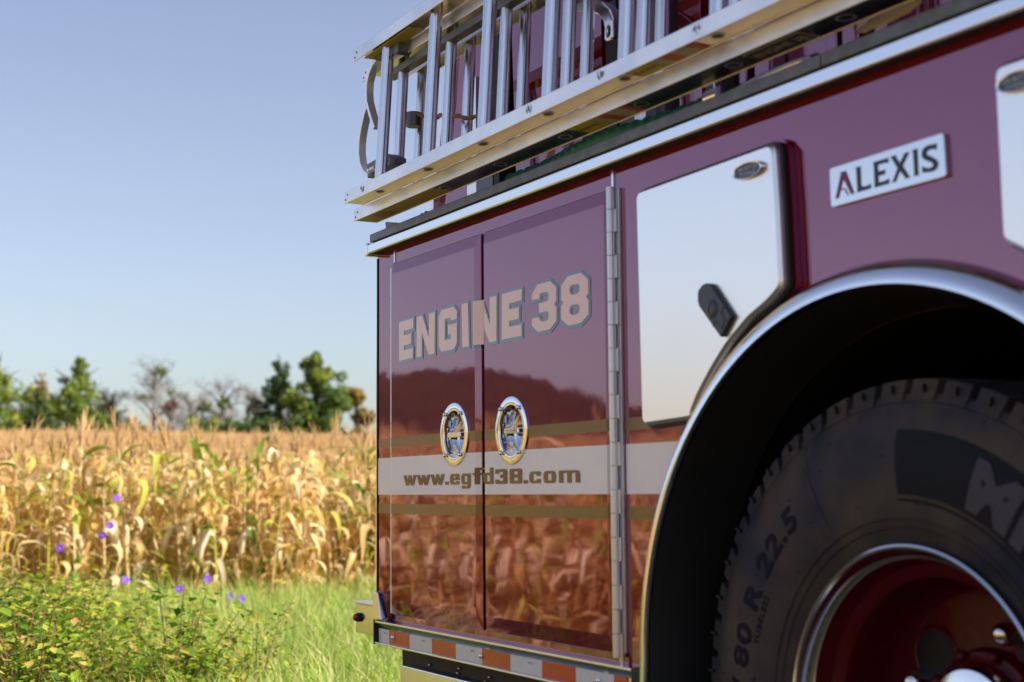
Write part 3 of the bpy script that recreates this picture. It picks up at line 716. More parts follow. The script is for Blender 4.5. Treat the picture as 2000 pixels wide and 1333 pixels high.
P(MB().box(ARX-.66, ARX+.66, 2.33, 2.36, .1, 1.3), 'inner_wing', BLACK)
for px, py, r_, Y in ((1360, 978, .011, 1.86), (1328, 1003, .008, 1.74), (1379, 1241, .020, 1.95), (1293, 1255, .008, 1.74), (1312, 1254, .005, 1.80)):
    c = at(px, py, Y); q = MB().ball((c.x, c.y, c.z), r_, r_*.6, r_, 10, 6)
    P(q, 'liner_bolt', BLACKG, smooth=True)
    P(MB().ball((c.x, c.y-r_*.5, c.z), r_*.4, r_*.4, r_*.4, 6, 6), 'bolt_head', BOLT, smooth=True)
# body in front of the arch, below
P(MB().box(ARX-ARR-.02, ARX-ARR+.024, 1.69, 1.72, .36, .56), 'arch_foot', PAINT)

# ---- wheels
def wheel(cx, cy, cz, par, detail=True):
    W = bpy.data.objects.new('wheel', None); COL.objects.link(W); W.parent = par; W.location = Vector((cx, cy, cz))-ORG[par.name]; ORG[W.name] = Vector((cx, cy, cz))
    Y0 = cy                                   # plane of the rim edge
    tp = [(.302, Y0+.012), (.318, Y0+.004), (.340, Y0-.004), (.375, Y0-.012), (.420, Y0-.017), (.465, Y0-.015), (.505, Y0-.006), (.532, Y0+.006), (.543, Y0+.015), (.5455, Y0+.016), (.5475, Y0+.016)]
    tb_ = [(.5475, Y0+.30), (.47, Y0+.335), (.38, Y0+.335), (.30, Y0+.30), (.30, Y0+.02)]
    ty = MB().lathe(tp+tb_, cx, cz, 128).build('tyre', TYRE, W, True)
    # shallow grooves around the sidewall
    for r_ in (.538, .352, .333): MB().lathe([(r_-.0012, Y0-(.0165 if .35 < r_ < .5 else 0)), (r_, Y0-.019)], cx, cz, 8) if False else None
    # tread blocks: shoulder lugs and inner blocks
    nb = 48
    tb2 = MB()
    for k in range(nb):
        for row, (y0_, y1_, ph) in enumerate(((.016, .060, 0), (.070, .110, .5), (.122, .180, 0), (.192, .236, .5), (.246, .296, 0))):
            a0 = 2*math.pi*(k+ph)/nb; da = 2*math.pi/nb*.76
            vs = []
            for aa, sk in ((a0, 0), (a0+da*.5, .0), (a0+da, 0)):
                for r_, y in ((.528 if row == 0 else .538, y0_-(.012 if row == 0 else 0)), (.5705, y0_+(.002 if row == 0 else 0)), (.574, y1_), (.545, y1_)):
                    ad = aa+.10*(y-.15)*(1 if row % 2 else -1)*.6
                    vs.append((cx+r_*math.cos(ad), Y0+y, cz+r_*math.sin(ad)))
            fs = []
            for s_ in (0, 4):
                fs += [(s_+0, s_+1, s_+5, s_+4), (s_+1, s_+2, s_+6, s_+5), (s_+2, s_+3, s_+7, s_+6)]
            fs += [(0, 3, 2, 1), (8, 9, 10, 11)]
            tb2.add(vs, fs)
    t_ = tb2.build('tread_blocks', TYRE, ty, False); t_['kind'] = 'stuff'
    # small sipes cut as dark notches on the lugs
    sp = MB()
    for k in range(nb):
        a0 = 2*math.pi*(k+.38)/nb
        for rr_ in (0,):
            c0 = Vector((cx+.556*math.cos(a0), Y0+.0075, cz+.556*math.sin(a0))); t = Vector((-math.sin(a0), 0, math.cos(a0))); rad = Vector((math.cos(a0), 0, math.sin(a0)))
            sp.obox(c0, t, (0, 1, 0), rad, .0022, .0035, .007)
    sp.build('tread_sipes', BLACK, ty)['kind'] = 'stuff'
    # rings moulded in the sidewall
    for r_, yy, w_ in ((.5335, .0055, .0016), (.3445, -.0062, .0014), (.3300, -.0015, .0012)):
        MB().lathe([(r_-w_, Y0+yy), (r_, Y0+yy-.0016), (r_+w_, Y0+yy+.0012)], cx, cz, 128).build('sidewall_rib', TYRE, ty, True)
    if detail:
        def sidewall_y(r):
            for (r0, y0), (r1, y1) in zip(tp, tp[1:]):
                if r0 <= r <= r1: return y0+(y1-y0)*(r-r0)/(r1-r0)
            return Y0
        def bend(me, rc, ang, lift):
            """flat text (x along, y up) wrapped about the hub: centre radius rc, centre angle ang (deg, from +x ccw), reading clockwise"""
            for v in me.vertices:
                a = R(ang)-v.co.x/rc; r = rc+v.co.y; z_ = v.co.z
                v.co = (cx+r*math.cos(a), sidewall_y(r)-lift-z_, cz+r*math.sin(a))
        def arc_text(txt, size, rc, ang, m, name, bold=0.0, sx=1.0, lift=.0004, ext=.0008, width=None):
            cu = bpy.data.curves.new(name, 'FONT'); cu.body = txt; cu.size = size; cu.extrude = ext; cu.align_x = 'CENTER'; cu.align_y = 'CENTER'; cu.offset = bold; cu.resolution_u = 4; cu.space_character = 1.12
            to = bpy.data.objects.new(name, cu); COL.objects.link(to); dg = bpy.context.evaluated_depsgraph_get()
            me = bpy.data.meshes.new_from_object(to.evaluated_get(dg)); bpy.data.objects.remove(to)
            if width:
                xs_ = [v.co.x for v in me.vertices]; sx = width/(max(xs_)-min(xs_))
            me.transform(Matrix.Diagonal((sx, 1, 1, 1)))
            bm = bmesh.new(); bm.from_mesh(me); bmesh.ops.triangulate(bm, faces=bm.faces); bmesh.ops.subdivide_edges(bm, edges=[e for e in bm.edges if e.calc_length() > .012], cuts=1); bm.to_mesh(me); bm.free()
            bend(me, rc, ang, lift); me.transform(Matrix.Translation(-ORG[ty.name]))
            me.materials.append(m); o = bpy.data.objects.new(name, me); COL.objects.link(o); o.parent = ty; ORG[o.name] = ORG[ty.name]; return o
        arc_text('80 R 22.5', .060, .433, 149, TYRELET, 'size_marking', .0020, width=.335); arc_text('315/', .060, .433, 183, TYRELET, 'size_marking', .0020, width=.13)
        arc_text('TUBELESS', .016, .398, 157, TYRELET, 'small_marking', 0, 1.3)
        arc_text('RADIAL', .016, .398, 178, TYRELET, 'small_marking', 0, 1.3)
        # dark printed band the brand name stands on
        pb = MB(); a0, a1 = 90, -18; r0, r1 = .383, .489; nn = 60; vs = []
        for k in range(nn+1):
            a = R(a0+(a1-a0)*k/nn)
            for r in [r0+(r1-r0)*j/10 for j in range(11)]: vs.append((cx+r*math.cos(a), sidewall_y(r)-.0007, cz+r*math.sin(a)))
        pb.add(vs, [(k*11+j, k*11+j+1, k*11+j+12, k*11+j+11) for k in range(nn) for j in range(10)]); pb.build('dark_band', TYREDARK, ty)
        arc_text('MICHELIN', .106, .428, 25.5, TYREBRAND, 'brand_marking', .0062, 1, .0012, .001, width=.63)
        pb = MB(); r0, r1 = .372, .377; vs = []
        for k in range(nn+1):
            a = R(a0+(a1-a0)*k/nn)
            for r in (r0, r1): vs.append((cx+r*math.cos(a), sidewall_y(r)-.0006, cz+r*math.sin(a)))
        pb.add(vs, [(k*2, k*2+1, k*2+3, k*2+2) for k in range(nn)]); pb.build('dark_line', TYREDARK, ty)
        for ang, r0, r1 in ((118, .36, .53), (101, .512, .545), (70, .515, .545), (140, .50, .543)):
            a = R(ang); q = MB(); nn2 = 8; vs = []
            for k in range(nn2+1):
                r = r0+(r1-r0)*k/nn2
                for s_ in (-.0009, .0009): vs.append((cx+r*math.cos(a)-s_*math.sin(a), sidewall_y(r)-.0006, cz+r*math.sin(a)+s_*math.cos(a)))
            q.add(vs, [(k*2, k*2+1, k*2+3, k*2+2) for k in range(nn2)]); q.build('mould_line', TYREDARK, ty)
        for k in range(46):
            a = R(random.uniform(60, 200)); r = random.uniform(.35, .52); t = Vector((-math.sin(a), 0, math.cos(a))); y = sidewall_y(r)
            c0 = Vector((cx+r*math.cos(a), y-.0005, cz+r*math.sin(a))); d = Vector((1, 0, random.uniform(-.3, .3))).normalized()
            if k < 26: MB().obox(c0, d, (0, 1, 0), d.cross(Vector((0, 1, 0))), random.uniform(.003, .006), .0009, .0006).build('vent_spew', TYREDARK, ty)
    # rim
    rim = MB().lathe([(.300, Y0+.016), (.303, Y0+.004), (.3025, Y0-.001), (.299, Y0-.003), (.295, Y0-.001), (.2925, Y0+.004)], cx, cz, 120).build('rim', CHROME_SOFT, W, True)
    MB().lathe([(.2925, Y0+.004), (.289, Y0+.018), (.283, Y0+.028), (.279, Y0+.030)], cx, cz, 120).build('rim_lip', CHROME_SOFT, rim, True)
    MB().lathe([(.279, Y0+.030), (.274, Y0+.045), (.268, Y0+.060), (.255, Y0+.066), (.247, Y0+.072), (.244, Y0+.10), (.242, Y0+.135), (.236, Y0+.165), (.222, Y0+.182), (.200, Y0+.186), (.150, Y0+.184), (.10, Y0+.184)], cx, cz, 120).build('wheel_disc', WHEELRED, rim, True)
    for k in range(4):
        a = R(90*k+142); x = cx+.168*math.cos(a); z = cz+.168*math.sin(a)
        MB().lathe([(0, Y0+.1815), (.045, Y0+.1815)], x, z, 32).build('hand_hole', BLACK, rim)
        MB().lathe([(.045, Y0+.181), (.049, Y0+.1795), (.052, Y0+.182)], x, z, 32).build('hole_lip', WHEELRED, rim, True)
        a = R(90*k+70); x = cx+.166*math.cos(a); z = cz+.166*math.sin(a)
        MB().ball((x, Y0+.158, z), .020, .026, .020, 18, 10).lathe([(.020, Y0+.158), (.021, Y0+.183)], x, z, 18).build('nut_cover', CHROME, rim, True)
    for k in range(10):
        a = R(36*k+4); x = cx+.119*math.cos(a); z = cz+.119*math.sin(a)
        MB().ball((x, Y0+.158, z), .011, .012, .011, 12, 8).build('hub_bolt', WHEELRED, rim, True)
    MB().lathe([(.128, Y0+.184), (.126, Y0+.170), (.120, Y0+.162), (.112, Y0+.160), (.105, Y0+.155), (.103, Y0+.146)], cx, cz, 56).build('hub', WHEELRED, rim, True)
    MB().lathe([(.103, Y0+.146), (.102, Y0+.136), (.094, Y0+.126), (.066, Y0+.118), (.0, Y0+.115)], cx, cz, 56).build('hub_cap', CHROME_SOFT, rim, True)
    return W
wheel(WX, 1.703, WZ, ENG)

# ================================================================== LADDERS
def rail_mb(x0, x1, y, z0, z1, d, yofs):
    """a channel beam: outer face with lips, y = front face at this height"""
    q = MB(); q.box(x0, x1, y, y+.004, z0, z1); q.box(x0, x1, y+d-.004, y+d, z0, z1)
    return q
RS = .305
def section(T, y, zlo, zhi, xe, d, rung_x0, n, tilt, rr_, mround, rail_h=.033, x_end=.9, web_lo=True, dark=None):
    """zlo/zhi: bottom of lower rail, top of upper rail"""
    for (a, b, lower) in ((zlo, zlo+rail_h, True), (zhi-rail_h, zhi, False)):
        yy = y if lower else y+tilt
        q = MB(); q.box(xe, x_end, yy, yy+.0035, a, b); q.box(xe, x_end, yy+d-.0035, yy+d, a, b)
        if lower: q.box(xe, x_end, yy+.0036, yy+d-.0036, a+.003, a+.007)
        else: q.box(xe, x_end, yy+.0036, yy+d-.0036, b-.010, b-.005)
        r = q.build('beam', ALU, T, False, .0012)
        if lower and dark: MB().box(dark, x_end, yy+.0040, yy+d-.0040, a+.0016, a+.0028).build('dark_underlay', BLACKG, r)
        if lower:
            for k in range(n):
                x = rung_x0+k*RS
                if x < xe+.05 or x > x_end-.05: continue
                c = MB(); cy = yy+d/2; sg = 20
                vs = []
                for rad, z in ((.017, a+.0028), (.015, a+.0012), (.0115, a+.0020), (.0108, a+.0045)):
                    for i in range(sg):
                        t = 2*math.pi*i/sg; vs.append((x+rad*math.cos(t)*1.15, cy+rad*math.sin(t), z))
                c.add(vs, [(j*sg+i, j*sg+(i+1) % sg, (j+1)*sg+(i+1) % sg, (j+1)*sg+i) for j in range(3) for i in range(sg)])
                c.build('rung_end_ring', ALU, r, True)
                c = MB(); vs = [(x+.0108*1.15*math.cos(2*math.pi*i/sg), cy+.0108*math.sin(2*math.pi*i/sg), a+.0026) for i in range(sg)]
                c.add(vs, [tuple(range(sg))]); c.build('rung_bore', BLACK, r)
            for dx, dz in ((.012, .010), (.026, .022)):
                MB().lathe([(0, yy-.0012), (.0028, yy-.0012), (.0028, yy+.001)], xe+dx, a+dz, 10).build('rivet', PAINTED_STEEL, r)
        else:
            for dx, dz in ((.012, .010), (.026, .022)):
                MB().lathe([(0, yy-.0012), (.0028, yy-.0012), (.0028, yy+.001)], xe+dx, a+dz, 10).build('rivet', PAINTED_STEEL, r)
    for k in range(n):
        x = rung_x0+k*RS
        if x > x_end-.05: continue
        q = MB(); sg = 22; vs = []
        for t in (0, 1):
            z = zlo+.006 if t == 0 else zhi-.012; yc = y+d/2+tilt*t
            for i in range(sg):
                a = 2*math.pi*i/sg; r = rr_*(1 if i % 2 else .93); vs.append((x+r*math.cos(a), yc+r*math.sin(a), z))
        q.add(vs, [(i, (i+1) % sg, sg+(i+1) % sg, sg+i) for i in range(sg)])
        q.build('rung', mround, T, False)
xA = at(836, 290, 1.5275).x; xB = at(868, 240, 1.595).x; xC = at(906, 220, 1.685).x
LA = thing('extension_ladder', (-1.5, 1.58, 1.67), 'outermost aluminium ladder on edge, bright rungs, scuffed upper beam', 'ladder', None)
section(LA, 1.500, 1.703, 2.143, -3.796, .055, xA-RS, 14, .026, .0165, RUNG)
LB = thing('extension_ladder', (-1.5, 1.62, 1.66), 'middle aluminium ladder whose dark underside hangs lowest, warning stickers beneath', 'ladder', None)
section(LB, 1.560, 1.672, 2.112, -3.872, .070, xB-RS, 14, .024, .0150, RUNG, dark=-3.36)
LC = thing('roof_ladder', (-1.5, 1.70, 1.68), 'innermost aluminium ladder with curved spring hooks at its rear end', 'ladder', None)
section(LC, 1.662, 1.716, 2.116, -3.80, .05, xC-RS, 14, .02, .0150, RUNG)
# black rubber strip and stickers on the ladders
q = MB().box(-3.74, .9, 1.60, 1.63, 2.055, 2.075); q.build('rubber_strip', GREYRUB, LB, False, .002)
for T, y0, y1, z, px, ox in ((LA, 1.507, 1.548, 1.703, 1220, 0), (LB, 1.568, 1.622, 1.672, 1110, 0)):
    x = at(px, 110 if T is LA else 232, y0).x; zq = z-.0008 if T is LA else z-.0008
    def dec(a, b, m_, nm, u=0, v=1):
        ya = y0+(y1-y0)*u; yb = y0+(y1-y0)*v
        MB().box(x+a, x+b, ya, yb, z+.0010, z+.0026).build(nm, m_, T)
    dec(0, .085, WARNY, 'yellow_label'); dec(.088, .118, WARNW, 'white_label'); dec(.120, .150, WARNR, 'red_label'); dec(.152, .20, WARNW, 'white_label'); dec(.202, .222, WARNR, 'red_label')
    text_obj('WARNING', .017, (x+.042, (y0+y1)/2, z+.0008), Matrix.Rotation(R(180), 4, 'X'), NAVY, T, 'label_text', .0001)
x = at(1520, 42, 1.6).x
MB().box(x-.07, x+.085, 1.572, 1.622, 1.6731, 1.6743).build('name_label', WARNW, LB); MB().box(x-.066, x+.081, 1.576, 1.618, 1.6720, 1.6730).build('label_field', BLACKG, LB)
text_obj('ENGINE 38', .028, (x+.008, 1.597, 1.6716), Matrix.Rotation(R(180), 4, 'X'), WARNW, LB, 'label_text', .0001)
# yellow reflection of sunlit grass painted under the middle ladder's end + sticker
MB().box(-3.868, -3.36, 1.5650, 1.6255, 1.6730, 1.6745).build('yellow_reflection_band', AMBER, LB)
MB().box(-3.775, -3.70, 1.577, 1.612, 1.6718, 1.6729).build('amber_sticker', mat('amber_tag', (.33, .17, .02), .5), LB)
MB().box(-3.73, -3.42, 1.531, 1.575, 2.1050-.0, 2.1065).build('yellow_reflection_band', AMBER, LA)  # reflected yellow painted on the underside of the outer ladder's upper beam
INK = mat('ink_scuff', (.34, .35, .42), .6)
for px, py in ((1027, 196), (1166, 124), (1352, 20), (704, 366)):
    c = at(px, py, 1.499)
    for k in range(7):
        w_ = random.uniform(.0006, .0022); z_ = 1.7195+random.uniform(-.006, .006); h_ = random.uniform(.002, .007)
        MB().box(c.x+k*.0035, c.x+k*.0035+w_, 1.4990, 1.4997, z_-h_, z_+h_).build('ink_scuff', INK, LA)
# hooks
# hooks with spring brackets
YK = 1.575
def bracket(poly, name):
    q = MB().prism([[pl(x/7.407+680, y/7.407, YK) for x, y in poly]], YK-.02, YK+.02); return q.build(name, PAINTED_STEEL, LC, False, .003)
bracket([(640, 560), (695, 485), (820, 500), (820, 760), (790, 800), (620, 790)], 'hook_bracket')
bracket([(440, 670), (500, 690), (500, 790), (600, 780), (640, 740), (640, 790), (450, 880)], 'hook_bracket')
c = [pl(x/7.407+680, y/7.407, YK) for x, y in ((520, 770), (640, 690))]
pts = []
for i in range(80):
    t = i/79; a = t*2*math.pi*7; x = c[0][0]+(c[1][0]-c[0][0])*t; z = c[0][1]+(c[1][1]-c[0][1])*t
    pts.append((x, YK-.026+.007*math.sin(a), z+.007*math.cos(a)))
MB().tube(pts, .0018, 5).build('hook_spring', CHROME, LC, True)
q = MB().prism([[pl(x/5.126+660, y/5.126+180, YK) for x, y in ((350, 735), (480, 655), (490, 620), (545, 625), (620, 660), (620, 720), (495, 800), (360, 870))]], YK-.02, YK+.02); q.build('hook_bracket', PAINTED_STEEL, LC, False, .003)
c = [pl(x/5.126+660, y/5.126+180, YK) for x, y in ((400, 810), (478, 770))]
pts = []
for i in range(80):
    t = i/79; a = t*2*math.pi*6; x = c[0][0]+(c[1][0]-c[0][0])*t; z = c[0][1]+(c[1][1]-c[0][1])*t
    pts.append((x, YK-.027+.008*math.sin(a), z+.008*math.cos(a)))
MB().tube(pts, .0018, 5).build('hook_spring', CHROME, LC, True)
def strap(pts_px, w, name):
    c = [at(x, y, YK) for x, y in pts_px]; q = MB(); vs = []
    for i, p in enumerate(c):
        d = (c[min(i+1, len(c)-1)]-c[max(i-1, 0)]).normalized(); n_ = Vector((d.z, 0, -d.x))
        for s_, y_ in ((-1, -.011), (1, -.011), (1, .011), (-1, .011)): vs.append(p+n_*w*s_+Vector((0, y_, 0)))
    k = len(c); q.add(vs, [(i*4+j, i*4+(j+1) % 4, (i+1)*4+(j+1) % 4, (i+1)*4+j) for i in range(k-1) for j in range(4)]+[(0, 1, 2, 3), ((k-1)*4, (k-1)*4+3, (k-1)*4+2, (k-1)*4+1)])
    return q.build(name, STRAP, LC, True, .001)
strap([(741, 116), (734, 126), (727, 142), (722, 162), (721, 182), (722, 200), (727, 220), (732, 236), (737, 251)], .006, 'roof_hook')
strap([(722, 208), (717, 224), (711, 250), (707, 275), (706, 300), (709, 322), (716, 338), (726, 345)], .006, 'roof_hook')
# rope tied between ladder rungs
q = MB(); a = at(806, 224, 1.66); b = at(945, 226, 1.66)
pts = [a+(b-a)*t+Vector((0, .02*math.sin(t*9), -.006*math.sin(math.pi*t)+.003*math.sin(t*40))) for t in [i/60 for i in range(61)]]
HR = thing('halyard_rope', a, 'frayed brown rope tied across the ladder rungs at the rear', 'rope')
pa = []; 
q.tube(pts, [.0055+.0012*math.sin(i*1.9) for i in range(61)], 8); q.build('rope_strand', ROPE, HR, True)
cm = at(806, 228, 1.66); MB().tube([(cm.x-.004, 1.665, cm.z-.028), (cm.x-.004, 1.665, cm.z+.012)], .021, 14).build('rope_clamp', PAINTED_STEEL, HR, True)
MB().tube([(cm.x-.036, 1.64, cm.z), (cm.x-.01, 1.65, cm.z)], .006, 8).build('clamp_bolt', BOLT, HR, True)

# ladder rack arm with eye, and a horn above
AR = thing('ladder_rack_arm', at(1186, 60, 1.76), 'curved polished aluminium ladder rack arm with round eye at its end', 'bracket')
YA = 1.74
ap_ = zoomed([(1130, -60), (1330, -60), (1480, 20), (1570, 110), (1612, 230), (1612, 440), (1590, 478), (1535, 495), (1510, 470), (1515, 330), (1500, 250), (1440, 180), (1380, 160), (1120, 130)], 6.06, 930, 0, YA)
hole = [(at(1188, 61, YA).x+.0075*math.cos(2*math.pi*i/20), at(1188, 61, YA).z+.0125*math.sin(2*math.pi*i/20)) for i in range(20)]
MB().prism([ap_, hole], YA, YA+.03).build('arm_plate', CHROME_SOFT, AR, False, .004)
MB().prism([hole], YA+.012, YA+.018).build('eye_bush', RUBBER, AR)
HN = thing('chrome_horn', at(985, -8, 1.72), 'polished round end of a horn peeping in above the ladder rungs', 'horn')
c = at(986, -12, 1.70); MB().ball((c.x, c.y, c.z), .055, .04, .022, 20, 12).build('horn_bell', CHROME, HN, True)

# ================================================================== VEGETATION
def leaf_mat(name, stops, trans=.35, rough=.6, seedscale=1.0):
    m = bpy.data.materials.new(name); m.use_nodes = True; nt = m.node_tree; nt.nodes.clear()
    out = nt.nodes.new('ShaderNodeOutputMaterial'); oi = nt.nodes.new('ShaderNodeObjectInfo')
    at_ = nt.nodes.new('ShaderNodeAttribute'); at_.attribute_name = 'tint'
    ad = nt.nodes.new('ShaderNodeMath'); ad.operation = 'ADD'; nt.links.new(oi.outputs['Random'], ad.inputs[0]); nt.links.new(at_.outputs['Fac'], ad.inputs[1])
    fr = nt.nodes.new('ShaderNodeMath'); fr.operation = 'FRACT'; nt.links.new(ad.outputs[0], fr.inputs[0])
    cr = nt.nodes.new('ShaderNodeValToRGB'); cr.color_ramp.interpolation = 'LINEAR'
    e = cr.color_ramp.elements; e[0].position = stops[0][0]; e[0].color = (*stops[0][1], 1); e[1].position = stops[-1][0]; e[1].color = (*stops[-1][1], 1)
    for p, c in stops[1:-1]: q = e.new(p); q.color = (*c, 1)
    nt.links.new(fr.outputs[0], cr.inputs[0])
    tc = nt.nodes.new('ShaderNodeTexCoord'); no = nt.nodes.new('ShaderNodeTexNoise'); no.inputs['Scale'].default_value = 9*seedscale; no.inputs['Detail'].default_value = 4
    nt.links.new(tc.outputs['Object'], no.inputs['Vector'])
    mr = nt.nodes.new('ShaderNodeMapRange'); mr.inputs[3].default_value = .72; mr.inputs[4].default_value = 1.25; nt.links.new(no.outputs['Fac'], mr.inputs[0])
    mu = nt.nodes.new('ShaderNodeMix'); mu.data_type = 'RGBA'; mu.blend_type = 'MULTIPLY'; mu.inputs[0].default_value = 1
    nt.links.new(cr.outputs[0], mu.inputs[6]); nt.links.new(mr.outputs[0], mu.inputs[7])
    d = nt.nodes.new('ShaderNodeBsdfPrincipled'); d.inputs['Roughness'].default_value = rough; d.inputs['Specular IOR Level'].default_value = .35
    t = nt.nodes.new('ShaderNodeBsdfTranslucent'); mx = nt.nodes.new('ShaderNodeMixShader'); mx.inputs[0].default_value = trans
    nt.links.new(mu.outputs[2], d.inputs['Base Color']); nt.links.new(mu.outputs[2], t.inputs['Color'])
    nt.links.new(d.outputs[0], mx.inputs[1]); nt.links.new(t.outputs[0], mx.inputs[2]); nt.links.new(mx.outputs[0], out.inputs[0])
    return m
CORNLEAF = leaf_mat('dry_corn_leaf', [(0, (.78, .54, .20)), (.20, (.88, .68, .34)), (.40, (.70, .43, .14)), (.56, (.93, .81, .55)), (.72, (.60, .34, .10)), (.82, (.76, .54, .18)), (.90, (.66, .58, .10)), (.96, (.42, .48, .06)), (1, (.26, .38, .05))], .42)
CORNGREEN = leaf_mat('green_corn_leaf', [(0, (.16, .30, .04)), (.5, (.36, .42, .06)), (1, (.12, .24, .03))], .4)
TASSEL = leaf_mat('dry_tassel', [(0, (.58, .36, .15)), (1, (.70, .46, .22))], .2)
HUSK = leaf_mat('pale_husk', [(0, (.85, .72, .50)), (1, (.78, .58, .32))], .2)

def set_tint(me, tints):
    a = me.attributes.new('tint', 'FLOAT', 'FACE'); a.data.foreach_set('value', tints)
def raw_mesh(name, vs, fs, mats, mi=None, tints=None, smooth=True):
    me = bpy.data.meshes.new(name); me.from_pydata([tuple(v) for v in vs], [], fs)
    for m in mats: me.materials.append(m)
    if mi: me.polygons.foreach_set('material_index', mi)
    if smooth: me.polygons.foreach_set('use_smooth', [True]*len(fs))
    if tints: set_tint(me, tints)
    return me
def leaf_geo(rng, length, width, rise, droop, seg=7, half=True, kink=None, curl=0):
    """blade from the origin along +x, rising then hanging"""
    vs = []; fs = []; x = z = y = 0; ang = rise; st = length/seg; tw = rng.uniform(-.6, .6); yaw = 0
    for i in range(seg+1):
        t = i/seg; w = width*(math.sin(math.pi*min(1, (t*.93+.10)))**.7)*(1 if t < .98 else .2)*.5
        roll = tw*t*2.2+curl*math.sin(t*7)
        sx_, sz_ = -math.sin(ang), math.cos(ang)
        side = Vector((sx_*math.sin(roll), math.cos(roll), sz_*math.sin(roll))); up = Vector((sx_, 0, sz_))
        c = Vector((x, y, z))
        if half: vs += [c+side*w+up*w*.25, c, c-side*w+up*w*.25]
        else: vs += [c+side*w, c-side*w]
        x += math.cos(ang)*st; z += math.sin(ang)*st; y += yaw*st
        ang -= droop/seg*(2.2 if (kink and abs(t-kink) < .12) else 1.0)*rng.uniform(.6, 1.4); ang = max(ang, -1.75); yaw += rng.uniform(-.16, .16)
    k = 3 if half else 2
    for i in range(seg):
        for j in range(k-1): fs.append((i*k+j, i*k+j+1, (i+1)*k+j+1, (i+1)*k+j))
    return vs, fs
rng = random.Random(3)
LEAFKINDS = []
for i in range(12):
    ln = rng.uniform(.24, .50); v, f = leaf_geo(rng, ln, rng.uniform(.030, .052), rng.uniform(.5, 1.25), rng.uniform(2.0, 3.6), 8, True, rng.choice([None, .3, .45]), rng.uniform(0, .6))
    LEAFKINDS.append(raw_mesh('corn_leaf', v, f, [CORNLEAF]))
GREENLEAF = []
for i in range(4):
    v, f = leaf_geo(rng, rng.uniform(.34, .50), .05, rng.uniform(.9, 1.25), rng.uniform(1.2, 2.4), 8); GREENLEAF.append(raw_mesh('corn_leaf', v, f, [CORNGREEN]))
def stalk_geo(rng, h, seg=6, side=6):
    mb = MB(); pts = []; rs = []; bx = rng.uniform(-.05, .05); by = rng.uniform(-.05, .05)
    for i in range(seg+1):
        t = i/seg; pts.append((bx*t*t*h, by*t*t*h, h*t)); rs.append(.0125*(1-.65*t))
    mb.tube(pts, rs, side, cap=False); return mb, pts
def tassel_geo(rng, n=7):
    mb = MB()
    mb.tube([(0, 0, -.05), (0, 0, .14), (.005, 0, .26)], [.004, .0045, .002], 4, cap=False)
    for i in range(n):
        a = rng.uniform(0, 6.28); u = rng.uniform(.12, .42); l = rng.uniform(.12, .20); z0 = rng.uniform(-.02, .10)
        mb.tube([(0, 0, z0), (math.cos(a)*u*l*.6, math.sin(a)*u*l*.6, z0+l*.6), (math.cos(a)*u*l*1.3, math.sin(a)*u*l*1.3, z0+l)], [.003, .0045, .002], 3, cap=False)
    return mb
def to_mesh(mb, name, m): 
    me = bpy.data.meshes.new(name); me.from_pydata(mb.v, [], mb.f); me.materials.append(m); me.polygons.foreach_set('use_smooth', [True]*len(mb.f)); return me
STALKS = []
for i in range(4):
    h = 1.20; mb, pts = stalk_geo(rng, h); STALKS.append((to_mesh(mb, 'corn_stalk', CORNLEAF), pts, h))
TASSELS = [to_mesh(tassel_geo(rng), 'corn_tassel', TASSEL) for _ in range(4)]
mb = MB(); mb.tube([(0, 0, 0), (.03, 0, .03), (.06, 0, .02), (.10, 0, -.05), (.12, 0, -.14), (.125, 0, -.20)], [.010, .022, .028, .028, .020, .004], 7); EAR = to_mesh(mb, 'corn_ear', HUSK)

# individual plants at the field edge that the camera sees
def in_view(x, y, pad=0.0):
    v = Vector((x, y, .6))-EYE; d = v.dot(F_)
    if d < 1: return False
    px = 1000+FPX*v.dot(R_)/d
    return -60-pad < px < 745+pad
near = []; far = []; strip = []
rng = random.Random(11)
row = 0; x = -10.9
while x > -150:
    dist = -x
    dx = .32 if dist < 30 else .62 if dist < 60 else 1.0
    dy = .15 if dist < 30 else .24 if dist < 60 else .42
    y0 = -3 if dist < 26 else -.05*dist-2; y1 = 9 if dist < 26 else .52*dist
    y = y0
    while y < y1:
        jx = x+rng.uniform(-.16, .16)*(1 if dist < 30 else 2); jy = y+rng.uniform(-.07, .07)
        if in_corn(jx, jy): (near if (in_view(jx, jy) and dist < 45) else far).append((jx, jy))
        y += dy
    x -= dx
near.sort(key=lambda p: -p[0]); far += near[300:]; near = near[:300]
